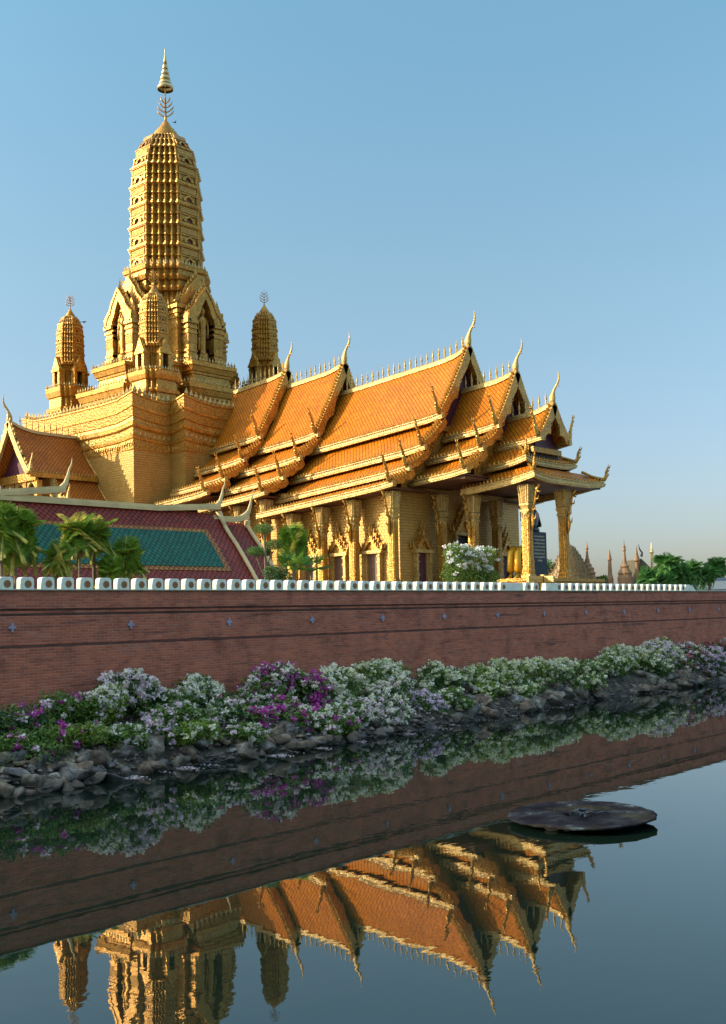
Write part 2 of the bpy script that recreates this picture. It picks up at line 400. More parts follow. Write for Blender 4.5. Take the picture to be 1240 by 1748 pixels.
for i in range(N):
    a, b = 2*math.pi*i/N, 2*math.pi*(i+1)/N
    mb.prism([(.098*math.cos(a), .098*math.sin(a)), (.118*math.cos(a), .118*math.sin(a)), (.118*math.cos(b), .118*math.sin(b)), (.098*math.cos(b), .098*math.sin(b))], lambda a, b, t: (a+19.88, YM+t, b+6.26), -.172, -.16)
mb.build("wheel", wheel_gold, r0)
skip = [(50.3, 52.35), (54.2, 56.0)]
k = 1
for i in range(-3, 66):
    x = 19.85+.822*i
    if i == 0: continue
    if any(a < x < b for a, b in skip): continue
    if x > 72.6: break
    o = copy_tree(m0); o.location = (x, YM+random.uniform(-.012, .012), 6.04+random.uniform(-.008, .004)); o.rotation_euler.z = random.uniform(-.03, .03)
slab_l = ["long plain white slab in the wall-block row, below the white-flowered shrub", "plain white slab in the wall-block row, right of the golden porch step", ]
for (xa, xb), lb in zip(((50.45, 52.2), (54.6, 55.95)), slab_l):
    mb = MB(); mb.box(xa, xb, YM-.15, YM+.15, 6.04, 6.5)
    bevel(tag(mb.build("blank_slab", white_stone), lb, "wall slab"), .03)
mb = MB(); mb.prism([(0, 0), (1.7, 0), (1.1, .3), (.6, .475), (0, .475)], lambda a, b, t: (a+72.9, YM+t, b+6.035), -.15, .15)
bevel(tag(mb.build("end_block", white_stone), "white end block with sloped shoulder closing the row on the brick wall", "wall block"), .02)
# a second, farther row of the same blocks
for i in range(9):
    o = copy_tree(m0); o.location = (106.0+.9*i, 50.5, 6.78); o.rotation_euler.z = .25
    tag(o, "small far white wheel block behind the end of the brick wall, before the palms", None, "far row of white blocks")
mb = MB(); mb.box(100, 130, 50.2, 50.9, 4.8, 6.78)
tag(mb.build("low_wall", algae), "low pale far wall carrying small white blocks below the palms", "wall")

# ------------------------------------------------------------------ temple hall
XC, YC = 95.0, 122.8
SL = .083
hall = thing("temple_hall", (XC, 78, 6), "long golden temple hall with tiered orange tile roofs rising in steps towards the tower", "temple hall")
def lift(Y, Yg, fl, L=2.6):
    return -SL*(Y-Yg) + fl*max(0, 1-max(0, Y-Yg)/L)**2
def horn_parts(mb, pts, rad, nrm, n=8): mb.sweep(pts, rad, nrm, n)

def chofa(Yg, z, s=1.0, parent=None, X=XC, ax='y', sg=-1):
    """slender finial: bulb, throat, beak and swept tip; sg = direction it leans along its axis"""
    P = [(0, -.25), (.02, .1), (.0, .5), (-.08, .9), (-.22, 1.35), (-.45, 1.75), (-.72, 2.05), (-.92, 2.45), (-1.0, 2.95), (-.95, 3.4), (-.85, 3.8)]
    Rr = [(.2, .18), (.42, .3), (.44, .32), (.33, .24), (.2, .15), (.16, .12), (.17, .12), (.14, .1), (.1, .08), (.06, .05), (.01, .01)]
    B = [(-.66, 1.98), (-.9, 1.88), (-1.05, 1.7)]
    mb = MB()
    def fn(d, h): return (X, Yg-sg*d*s, z+h*s) if ax == 'y' else (X-sg*d*s, Yg, z+h*s)
    nr = (1, 0, 0) if ax == 'y' else (0, 1, 0)
    mb.sweep([fn(d, h) for d, h in P], [(a*s, b*s) for a, b in Rr], nr, 8)
    mb.sweep([fn(d, h) for d, h in B], [.12*s, .07*s, .01*s], nr, 6)
    return mb.build("chofa_finial", pale_gold, parent or hall, True)

def naga_horn(mb, x, z, y, sx, s=1.0, fins=True):
    """upswept naga tail at the foot of a bargeboard, curving in the gable plane; sx = -1 left slope, +1 right slope"""
    P = [(-.5, .2), (0., -.05), (.38, .1), (.55, .55), (.6, 1.05), (.78, 1.55), (1.05, 2.05), (1.2, 2.6), (1.18, 3.05)]
    Rr = [.3, .36, .36, .3, .24, .2, .16, .1, .015]
    mb.sweep([(x+sx*a*s, y, z+b*s) for a, b in P], [(r*s, r*.6*s) for r in Rr], (0, 1, 0), 7)
    if fins:
        for k in range(3, 8):
            a, b = P[k]
            mb.sweep([(x+sx*a*s, y, z+b*s), (x+sx*(a+.3)*s, y, z+(b+.12)*s), (x+sx*(a+.42)*s, y, z+(b+.42)*s)], [.13*s, .09*s, .01], (0, 1, 0), 5)

def bargeboard(xi, zi, xo, zo, Yg, sx, first):
    """serrated gable board from (xi,zi) down to (xo,zo) with crest fins, wavy lower edge and naga horn"""
    mb = MB(); n = 14; A = []; B = []
    dx, dz = xo-xi, zo-zi; L = math.hypot(dx, dz); nx, nz = -dz/L, dx/L    # dx>0 here, dz<0 -> normal up/out
    if nz < 0: nx, nz = -nx, -nz
    wd = .85 if first else .6
    for i in range(n+1):
        t = i/n; sag = -.30*math.sin(math.pi*t)*(1 if first else .5)
        a = xi+dx*t; b = zi+dz*t+sag
        up = .3
        wv = .16*abs(math.sin(t*math.pi*2.5)) + (.45*math.exp(-((t-.62)/.05)**2) if first else 0)
        A.append((a+nx*up, b+nz*up)); B.append((a-nx*(wd-up+wv), b-nz*(wd-up+wv)))
    fn = lambda a, b, t: (XC+sx*a, Yg+t, b)
    mb.strip(A, B, fn, -.3, .2)
    m = int(L/.42)
    for k in range(1, m):
        t = k/m; i = min(n-1, int(t*n)); f = t*n-i
        a = A[i][0]+(A[i+1][0]-A[i][0])*f; b = A[i][1]+(A[i+1][1]-A[i][1])*f
        h = .3 if first else .55
        mb.prism([(a-.16, b+.06), (a+.14, b-.12), (a+.2+h*.35, b+h*.75)], fn, -.12, .12)
    # small rollers below the board
    for t in (.45, .93):
        i = int(t*n); mb.sweep([fn(*B[i], -.3), fn(*B[i], .3)], [.14, .14], (0, 0, 1), 6)
    naga_horn(mb, XC+sx*(xo+.02), zo+.15, Yg, sx, .95 if first else .88)
    return mb.build("bargeboard", gold, hall, False)

def leaf_row(name, pts, out, h, wd, t, step, mat, parent, corner=None):
    mb = MB(); pts = [Vector(p) for p in pts]; d = 0.; acc = 0.
    for a, b in zip(pts, pts[1:]):
        L = (b-a).length
        while d <= acc+L:
            mb.leaf(a+(b-a)*((d-acc)/L), out, h, wd, t); d += step
        acc += L
    return mb.build(name, mat, parent)

SEG = [ # name, gable Y, back Y, ridge z, ridge flare, tiers (xi, zi, xo, zo, strip bottom z)
 ("M", 69.9, 89.6, 33.05, .75, [(0, 33.05, 5.3, 25.75, 25.08), (4.6, 25.1, 8.3, 22.1, 21.45), (7.6, 21.5, 10.85, 19.65, 19.02), (10.1, 19.1, 13.5, 17.9, 17.3)]),
 ("C", 63.8, 70.8, 29.55, .45, [(0, 29.55, 3.7, 24.05, 23.45), (3.1, 23.5, 6.55, 21.4, 20.78), (5.9, 20.85, 9.35, 18.95, 18.35)]),
 ("D", 59.4, 64.8, 25.45, .5, [(0, 25.45, 2.72, 22.3, 21.75)]),
 ("B", 88.5, 99.6, 34.6, .5, [(0, 34.6, 5.0, 26.1, 25.45), (4.4, 25.4, 8.0, 23.05, 22.4), (7.4, 22.4, 10.7, 20.55, 19.95), (10., 20.0, 13.6, 18.65, 18.05)]),
 ("A", 98.5, 108.6, 35.5, .4, [(0, 35.5, 4.9, 27.1, 26.45), (4.3, 26.4, 7.6, 24.0, 23.35), (7.0, 23.3, 10.7, 21.4, 20.75), (10., 20.8, 13.5, 19.6, 18.95)]),
]
for nm, Yg, Y0, zr, fl, tiers in SEG:
    ny = 10
    Ys = [Yg+(Y0-Yg)*(i/ny)**1.5 for i in range(ny+1)]
    # ridge beam
    mb = MB()
    mb.loft([[(XC+a, Y, zr+b+lift(Y, Yg, fl, 3.2)) for a, b in ((-.3, -.28), (.3, -.28), (.3, .1), (.16, .28), (-.16, .28), (-.3, .1))] for Y in Ys], cap0=True, cap1=True)
    mb.build("ridge_beam", pale_gold, hall)
    # ridge spikes
    mb = MB(); mb.lathe([(.09, 0), (.1, .3), (.05, .34), (.11, .42), (.05, .5), (.13, .62), (.1, .85), (.035, 1.3), (.005, 1.62)], 6, (XC, Yg, zr))
    sp0 = mb.build("ridge_spike", pale_gold, hall, True)
    Yk = Yg+.75; k = 0; l0 = Vector((XC-hall.location.x, Yg-hall.location.y, zr-hall.location.z))
    base = Vector(sp0['_o'])
    for v in sp0.data.vertices: v.co -= l0
    while Yk < Y0-.2:
        o = sp0 if k == 0 else sp0.copy()
        if k: col.objects.link(o)
        o.location = l0+Vector((0, Yk-Yg, .24+lift(Yk, Yg, fl, 3.2))); k += 1; Yk += .83
    for sx in (-1, 1):
        for ti, (xi, zi, xo, zo, sb) in enumerate(tiers):
            # tile field, a slab 12 cm thick with the slight sag of the profile
            mb = MB(); nt_ = 6; rings = []
            for Y in Ys:
                top = []
                for i in range(nt_+1):
                    t = i/nt_; sag = -.28*math.sin(math.pi*t)*(1 if ti == 0 else .35)
                    top.append((XC+sx*(xi+(xo-xi)*t), Y, zi+(zo-zi)*t+sag+lift(Y, Yg, fl*(1-t) if ti == 0 else .1)))
                rings.append(top+[(p[0], p[1], p[2]-.14) for p in reversed(top)])
            mb.loft(rings, cap0=True, cap1=True)
            mb.build("roof_tiles", orange_tile, hall)
            # moulded eave strip with dentils
            Ye = [Yg-.42]+Ys[1:] if True else Ys
            mb = MB(); h = zo-sb-.04
            pr = [(xo-.25, .0), (xo+.18, .0), (xo+.18, .12), (xo+.24, .13), (xo+.24, .34), (xo+.12, .36), (xo+.12, h-.1), (xo+.2, h-.09), (xo+.2, h), (xo-.25, h)]
            mb.loft([[(XC+sx*a, Y, sb+b+lift(Y, Yg, .14)) for a, b in pr] for Y in Ye], cap0=True, cap1=True)
            if sx == -1:
                Y = Yg
                while Y < Y0:
                    zz = sb+h-.22+lift(Y, Yg, .14)
                    mb.box(XC+sx*(xo+.19), XC+sx*(xo+.1), Y, Y+.11, zz, zz+.11, 1); Y += .26
            mb.build("eave_strip", [pale_gold, niche_brown], hall)
            mb = MB(); Y = Yg+.5
            while Y < Y0-.1:
                mb.leaf((XC+sx*(xo+.02), Y, sb+h+lift(Y, Yg, .14)-.02), (sx, 0, 0), .44, .34, .1); Y += .46
            mb.build("leaf_trim", gold, hall)
            if nm != "D" or True:
                bargeboard(xi, zi+(fl if ti == 0 else .05), xo, zo+.05, Yg, sx, ti == 0)
        # soffit under the lowest eave
        xi, zi, xo, zo, sb = tiers[-1]
        if nm != "D":
            mb = MB(); mb.loft([[(XC+sx*(xo-.2), Y, sb+.05+lift(Y, Yg, 0)), (XC+sx*(xi-3.2), Y, sb+.05+lift(Y, Yg, 0)), (XC+sx*(xi-3.2), Y, sb+.18+lift(Y, Yg, 0)), (XC+sx*(xo-.2), Y, sb+.18+lift(Y, Yg, 0))] for Y in (Yg+.2, Y0)], cap0=True, cap1=True)
            mb.build("soffit", soffit, hall)
    chofa(Yg-.02, zr+fl+.2, {"M": 1.0, "C": .9, "D": .85, "B": .98, "A": .98}[nm])
    # recessed pediment between the boards, in a thick panel
    mb = MB(); t1 = tiers[0]
    if nm in "MCD":
        yb = Yg+.95
        P = [(-t1[2]+.6, t1[4]-.3), (t1[2]-.6, t1[4]-.3), (0, zr-.3)]
        mb.prism(P, lambda a, b, t: (XC+a, yb+t, b), 0, .3)
        mb.build("pediment", maroon, hall)
        mb = MB()   # carved tie beam at the foot of the pediment
        mb.box(XC-t1[2]+.1, XC+t1[2]-.1, yb-.25, yb+.1, t1[4]-.85, t1[4]-.3)
        mb.build("tie_beam", gold_relief, hall)
    else:
        mb.prism([(-t1[2]+.6, t1[4]-.3), (t1[2]-.6, t1[4]-.3), (0, zr-.3)], lambda a, b, t: (XC+a, Yg+1.3+t, b), 0, .3)
        mb.build("pediment", maroon, hall)

# walls
def sloped_box(name, x0, x1, y0, y1, z0, zt, Yg, mat):
    mb = MB(); za, zb = zt+lift(y0, Yg, 0), zt+lift(y1, Yg, 0)
    mb.add([(x0, y0, z0), (x1, y0, z0), (x1, y1, z0), (x0, y1, z0), (x0, y0, za), (x1, y0, za), (x1, y1, zb), (x0, y1, zb)],
           [(3, 2, 1, 0), (4, 5, 6, 7), (0, 1, 5, 4), (1, 2, 6, 5), (2, 3, 7, 6), (3, 0, 4, 7)])
    return mb.build(name, mat, hall)
sloped_box("wall", 84.2, 105.8, 71.2, 88.3, 4.8, 17.85, 69.9, gold_tile)
sloped_box("wall", 84.2, 105.8, 88.31, 107.6, 4.8, 18.6, 88.5, gold_tile)
# gable wall above the eaves of the main body (ornamented, behind the boards)
mb = MB(); prof = [(-10.6, 17.5), (-10.6, 18.7), (-7.9, 21.0), (-4.9, 24.6), (4.9, 24.6), (7.9, 21.0), (10.6, 18.7), (10.6, 17.5)]
mb.prism(prof, lambda a, b, t: (XC+a, 71.0+t, b), 0, .5); mb.build("gable_wall", gold_relief, hall)
mb = MB(); prof = [(-6.3, 18.5), (-6.3, 20.6), (-3.5, 23.), (3.5, 23.), (6.3, 20.6), (6.3, 18.5)]
mb.prism(prof, lambda a, b, t: (XC+a, 64.9+t, b), 0, .4); mb.build("gable_wall", gold_relief, hall)
mb = MB(); mb.box(85.9, 104.1, 64.0, 71.0, 18.05, 18.3); mb.build("ceiling", soffit, hall)
# platform
mb = MB(); pl_pr = [(0, 4.8), (0, 5.6), (-.25, 5.7), (-.25, 6.9), (.05, 7.0), (.15, 7.6), (.3, 7.7), (.3, 8.0), (-.2, 8.02)]
def rect_ring(x0, x1, y0, y1, d, z): return [(x0-d, y0-d, z), (x1+d, y0-d, z), (x1+d, y1+d, z), (x0-d, y1+d, z)]
mb.loft([rect_ring(88.6, 101.6, 58.2, 71.1, d, z) for d, z in pl_pr], cap1=True)
mb.loft([rect_ring(82., 108., 70.2, 107.5, d, z-.6) for d, z in pl_pr], cap1=True)
mb.build("platform", gold_fine, hall)

# columns with lotus capitals and naga brackets
def column(x, y, zb, zt, bdir, s=.86, parent=hall):
    mb = MB(); r = s/2
    def ring(k, z, pat=(1., .78)):
        a, b = r*k*pat[0], r*k*pat[1]
        P = [(a, -b), (a, b), (b*1.02, b*1.02), (b, a), (-b, a), (-b*1.02, b*1.02), (-a, b), (-a, -b), (-b*1.02, -b*1.02), (-b, -a), (b, -a), (b*1.02, -b*1.02)]
        return [(x+p, y+q, z) for p, q in P]
    H = zt-zb
    prof = [(1.35, zb), (1.35, zb+.35), (1.15, zb+.45), (1.2, zb+.8), (1., zb+.95), (1., zt-2.7)]
    mb.loft([ring(k, z) for k, z in prof], cap1=True)
    for sgn in (-1, 1):     # raised ornament bands down each face
        mb.box(x+sgn*(r+.0)-.03, x+sgn*(r)+.03, y-r*.42, y+r*.42, zb+1., zt-3., 1)
        mb.box(x-r*.42, x+r*.42, y+sgn*r-.03, y+sgn*r+.03, zb+1., zt-3., 1)
    c = mb.build("column", [gold, gold_fine], parent)
    mb = MB()
    mb.loft([ring(k, z, (1., .95)) for k, z in [(1.02, zt-2.75), (1.18, zt-2.65), (1.18, zt-2.5), (1.0, zt-2.4), (1.12, zt-2.2), (1.3, zt-2.05), (1.3, zt-1.85), (1.05, zt-1.75), (1.08, zt-1.4), (1.16, zt-.7), (1.3, zt-.15), (1.34, zt)]], cap0=True, cap1=True)
    for k in range(24):     # lotus petals
        a = 2*math.pi*k/24; cx, cy = math.cos(a), math.sin(a); m = max(abs(cx), abs(cy)); q = r/m
        mb.sweep([(x+cx*q*1.06, y+cy*q*1.06, zt-1.75), (x+cx*q*1.14, y+cy*q*1.14, zt-1.0), (x+cx*q*1.32, y+cy*q*1.32, zt-.25), (x+cx*q*1.42, y+cy*q*1.42, zt-.02)], [.1, .11, .1, .03], (-cy, cx, 0), 5)
    for sx, sy in ((-1, 0), (0, -1), (1, 0), (0, 1)):   # hanging pointed collar
        for o_ in (-.28, 0, .28):
            L = 1.1 if o_ == 0 else .6
            px, py = x+sx*r*1.03+(-sy)*o_*s, y+sy*r*1.03+sx*o_*s
            mb.add([(px-sy*.14, py+sx*.14, zt-2.7), (px+sy*.14, py-sx*.14, zt-2.7), (px, py, zt-2.7-L), (px+sx*.09, py+sy*.09, zt-2.7-L*.3)], [(0, 2, 3), (2, 1, 3), (1, 0, 3), (0, 1, 2)])
    mb.build("capital", pale_gold, c)
    bx, by = bdir
    mb = MB()
    P = [(.42, -4.6), (.62, -4.2), (.7, -3.5), (.62, -2.9), (.72, -2.3), (1.0, -1.6), (1.1, -1.0), (1.25, -.5), (1.6, -.05)]
    Rr = [.06, .16, .24, .18, .15, .15, .14, .16, .2]
    mb.sweep([(x+bx*a*.95, y+by*a*.95, zt+b) for a, b in P], [(q, q*.6) for q in Rr], (-by, bx, 0), 7)
    for a, b, c2, d2 in ((.7, -3.5, 1.05, -3.1), (.68, -2.6, .98, -2.25), (1.02, -1.5, 1.4, -1.35), (1.2, -.6, 1.62, -.95)):
        mb.sweep([(x+bx*a*.95, y+by*a*.95, zt+b), (x+bx*c2*.95, y+by*c2*.95, zt+(b+d2)/2-.05), (x+bx*c2*1.02, y+by*c2*1.02, zt+d2+.25)], [.13, .09, .015], (-by, bx, 0), 5)
    mb.build("naga_bracket", gold, c, True)
    return c
for y in (71.0, 76.35, 80.95, 85.5): column(82.95, y, 7.4, 17.25-SL*(y-69.9), (-1, 0))
for y in (89.8, 94.2, 99.2): column(82.95, y, 7.4, 18.0-SL*(y-88.5), (-1, 0))
for y in (76.35, 81, 89.8): column(107.05, y, 7.4, 17.25-SL*(y-69.9), (1, 0))
column(89.9, 59.5, 8., 17.25, (0, -1)); column(96.6, 59.5, 8., 17.2, (0, -1))
column(89.9, 66.1, 8., 16.75, (-1, 0)); column(99.9, 66.1, 8., 16.75, (1, 0))
column(89.9, 70.2, 8., 17.2, (-1, 0)); column(99.9, 70.2, 8., 17.2, (1, 0))
# angled second bracket on the porch corner column
# windows and doors: frame posts, lintel, double pediment with naga tails
def opening(cx, cy, face, wd, zb, zt, big=1.0, dark=brown_door, parent=hall, nm="window"):
    """face: outward unit (fx, fy)"""
    fx, fy = face; tx, ty = -fy, fx
    F = lambda a, o, z: (cx+tx*a+fx*o, cy+ty*a+fy*o, z)
    mb = MB(); h = wd/2
    for sgn in (-1, 1):
        for a0, a1, o1 in ((h, h+.22, .3), (h+.2, h+.52, .55)):
            mb.prism([(sgn*a0, zb), (sgn*a1, zb), (sgn*a1, zt+.1), (sgn*a0, zt+.1)], lambda a, b, t: F(a, t, b), -.05, o1)
        for zc in (zb+1.1, zt-.9, zt-.25):
            mb.prism([(sgn*(h+.14), zc), (sgn*(h+.6), zc), (sgn*(h+.6), zc+.16), (sgn*(h+.14), zc+.16)], lambda a, b, t: F(a, t, b), -.04, .64)
    mb.prism([(-h-.75, zt+.1), (h+.75, zt+.1), (h+.85, zt+.42), (-h-.85, zt+.42)], lambda a, b, t: F(a, t, b), -.05, .7)
    fr = mb.build(nm, pale_gold, parent)
    mb = MB(); mb.prism([(-h, zb), (h, zb), (h, zt+.08), (-h, zt+.08)], lambda a, b, t: F(a, t, b), -.04, .06)
    mb.build("leaf_panel" if nm == "door" else "shutter", dark, fr)
    # pediments: inner low arch and two steeper layered gables
    mb = MB()
    for w2, z0, z1, o0, o1, th in ((h+.5, zt+.42, zt+1.9*big, .25, .62, .16), (h+.72, zt+.55, zt+2.7*big, .0, .36, .2)):
        n = 10; A = []; B = []
        for i in range(n+1):
            t = i/n; u = abs(2*t-1); a = (2*t-1)*w2
            z = z0+(z1-z0)*(1-u)**.9*(1+.12*math.sin(u*math.pi*2)); A.append((a, z))
            B.append((a*.72, z0+(z-z0)*.66-.02))
        mb.strip(A, B, lambda a, b, t: F(a, t, b), o0, o1)
        mb.prism([(a*.8, z0+(z-z0)*.75) for a, z in A], lambda a, b, t: F(a, t, b), o0-.05, o0+.1)
        mb.sweep([F(0, (o0+o1)/2, z1-.15), F(0, (o0+o1)/2+.05, z1+.4), F(0, (o0+o1)/2+.22, z1+.8), F(0, (o0+o1)/2+.16, z1+1.25*big)], [.16, .11, .06, .01], (tx, ty, 0), 6)
        for sgn in (-1, 1):
            mb.sweep([F(sgn*w2*.92, (o0+o1)/2, z0+.1), F(sgn*(w2+.22), (o0+o1)/2, z0+.1), F(sgn*(w2+.3), (o0+o1)/2, z0+.45), F(sgn*(w2+.42), (o0+o1)/2, z0+.95)], [.16, .16, .1, .01], (fx, fy, 0), 6)
            for k in range(1, 6):
                i = int(k*n/12) if sgn < 0 else n-int(k*n/12)
                a, z = A[i]; mb.prism([(a-.1, z-.05), (a+.1, z-.05), (a+sgn*.12, z+.28)], lambda a, b, t: F(a, t, b), o1-.16, o1)
    mb.build("window_pediment" if nm == "window" else "door_pediment", gold, fr)
    return fr
for y in (74.75, 79.6, 84.0, 92.2, 96.8): opening(84.2, y, (-1, 0), 1.45, 7.6, 10.95)
opening(87.5, 71.2, (0, -1), 1.5, 7.6, 10.95, dark=maroon); opening(102.6, 71.2, (0, -1), 1.5, 7.6, 10.95, dark=maroon)
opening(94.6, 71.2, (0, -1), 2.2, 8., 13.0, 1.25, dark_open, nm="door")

# porch skirts: two hipped lean-to roofs round the small front gable
def skirt(x0, x1, yf, yb, zo, zi, ins, sb):
    """x0..x1, front y, back y, outer z, inner z, inset"""
    def fl(t): return .38*(abs(2*t-1)**4)
    mb = MB(); n = 10; rings = []
    # path: left side from back to front corner, front, right side back
    outer = [(x0, yb+(yf-yb)*i/n, fl(.5+.5*i/n)+SL*(yf-(yb+(yf-yb)*i/n))) for i in range(n)] + \
            [(x0+(x1-x0)*i/(2*n), yf, fl(i/(2*n))) for i in range(2*n)] + [(x1, yf+(yb-yf)*i/n, fl(.5+.5*(1-i/n))+SL*(yf-(yf+(yb-yf)*i/n))) for i in range(n+1)]
    xi0, xi1, yi = x0+ins, x1-ins*1.0, yf+ins
    def inner(p):
        x, y, e = p
        return (min(max(x, xi0), xi1), max(y, yi), zi+SL*(yf-max(y, yi)))
    top = [[(x, y, zo+e) for x, y, e in outer]]
    mid = []
    for p in outer:
        q = inner(p); mid.append(((p[0]+q[0])/2, (p[1]+q[1])/2, (zo+p[2]+q[2])/2-.12))
    rings = [[(x, y, zo+e-.1) for x, y, e in outer], [(x, y, zo+e) for x, y, e in outer], mid, [inner(p) for p in outer]]
    mb.loft(rings, closed=False)
    mb.build("porch_roof_tiles", orange_tile, hall)
    mb = MB(); h = zo-sb-.04; pr = [(-.2, 0), (.16, 0), (.16, .12), (.22, .13), (.22, .34), (.1, .36), (.1, h-.1), (.18, h-.09), (.18, h), (-.2, h)]
    cx, cy = (x0+x1)/2, yb
    rings = []
    for a, b in pr:
        rg = []
        for x, y, e in outer:
            ox = -a if x == x0 else (a if x == x1 else 0); oy = -a if y == yf else 0
            rg.append((x+ox, y+oy, sb+b+e))
        rings.append(rg)
    mb.loft([list(r) for r in zip(*rings)], cap0=True, cap1=True)
    mb.build("porch_eave_strip", pale_gold, hall)
    mb = MB()
    for (xa, ya, ea), (xb_, yb_, eb) in zip(outer, outer[1:]):
        L = math.hypot(xb_-xa, yb_-ya); k = max(1, round(L/.45))
        out = (-1, 0, 0) if xa == x0 and xb_ == x0 else ((1, 0, 0) if xa == x1 and xb_ == x1 else (0, -1, 0))
        for i in range(k):
            t = (i+.5)/k; mb.leaf((xa+(xb_-xa)*t, ya+(yb_-ya)*t, sb+h+ea+(eb-ea)*t-.02), out, .46, .34, .1)
    mb.build("porch_leaf_trim", gold, hall)
    for (x, sx) in ((x0, -1), (x1, 1)):    # hip rib and upswept corner flame
        z = zo+.38; xi_ = xi0 if sx < 0 else xi1; mb = MB()
        mb.sweep([(xi_, yi, zi+.1), ((x+xi_)/2, (yf+yi)/2, (z+zi)/2-.02), (x, yf, z+.08)], [.16, .16, .18], (1, 1, 0), 6)
        d = Vector((sx*.7, -.7, 0))
        P = [(-.2, .0), (.15, .1), (.4, .45), (.42, .9), (.55, 1.3), (.72, 1.75)]
        mb.sweep([(x+d.x*a, yf+d.y*a, z+b) for a, b in P], [.2, .24, .2, .15, .09, .01], (-d.y, d.x, 0), 6)
        for a, b in P[1:5]: mb.sweep([(x+d.x*a, yf+d.y*a, z+b), (x+d.x*(a+.25), yf+d.y*(a+.25), z+b+.1), (x+d.x*(a+.34), yf+d.y*(a+.34), z+b+.38)], [.11, .07, .01], (-d.y, d.x, 0), 5)
        mb.build("corner_flame", gold, hall, True)
skirt(90.1, 99.3, 59.6, 65.5, 19.95, 21.5, 2.0, 19.35)
skirt(88.85, 102.1, 57.9, 66.7, 18.1, 19.3, 1.6, 17.42)
mb = MB(); mb.box(89.0, 101.9, 58.1, 66.6, 17.5, 17.7); mb.build("ceiling", soffit, hall)
# drum between the front gable and skirts with scalloped arcade
mb = MB(); mb.box(92.2, 97.8, 60.6, 65.2, 19.3, 21.8); mb.build("porch_drum", gold_relief, hall)
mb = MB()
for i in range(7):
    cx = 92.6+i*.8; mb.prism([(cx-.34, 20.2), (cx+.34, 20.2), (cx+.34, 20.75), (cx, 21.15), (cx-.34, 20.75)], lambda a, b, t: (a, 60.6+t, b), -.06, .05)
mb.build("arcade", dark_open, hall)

# ------------------------------------------------------------------ redented towers (prangs)
def red_ring(cx, cy, h, w, n, d, z, bend=0.):
    q = [(h, w)]
    for k in range(1, n+1):
        x = h-(h-w)*k/n; y0 = w+(h-w)*(k-1)/n; y1 = w+(h-w)*k/n
        q += [(x, y0), (x, y1)]
    pts = []
    for r in range(4):
        c, s = ((1, 0), (0, 1), (-1, 0), (0, -1))[r]
        for x, y in q:
            x, y = x+d, y+d
            pts.append((cx+x*c-y*s, cy+x*s+y*c, z))
    return pts
def convex(h, w, n): return [(h-(h-w)*k/n, w+(h-w)*k/n) for k in range(n+1)]
ROT = ((1, 0), (0, 1), (-1, 0), (0, -1))

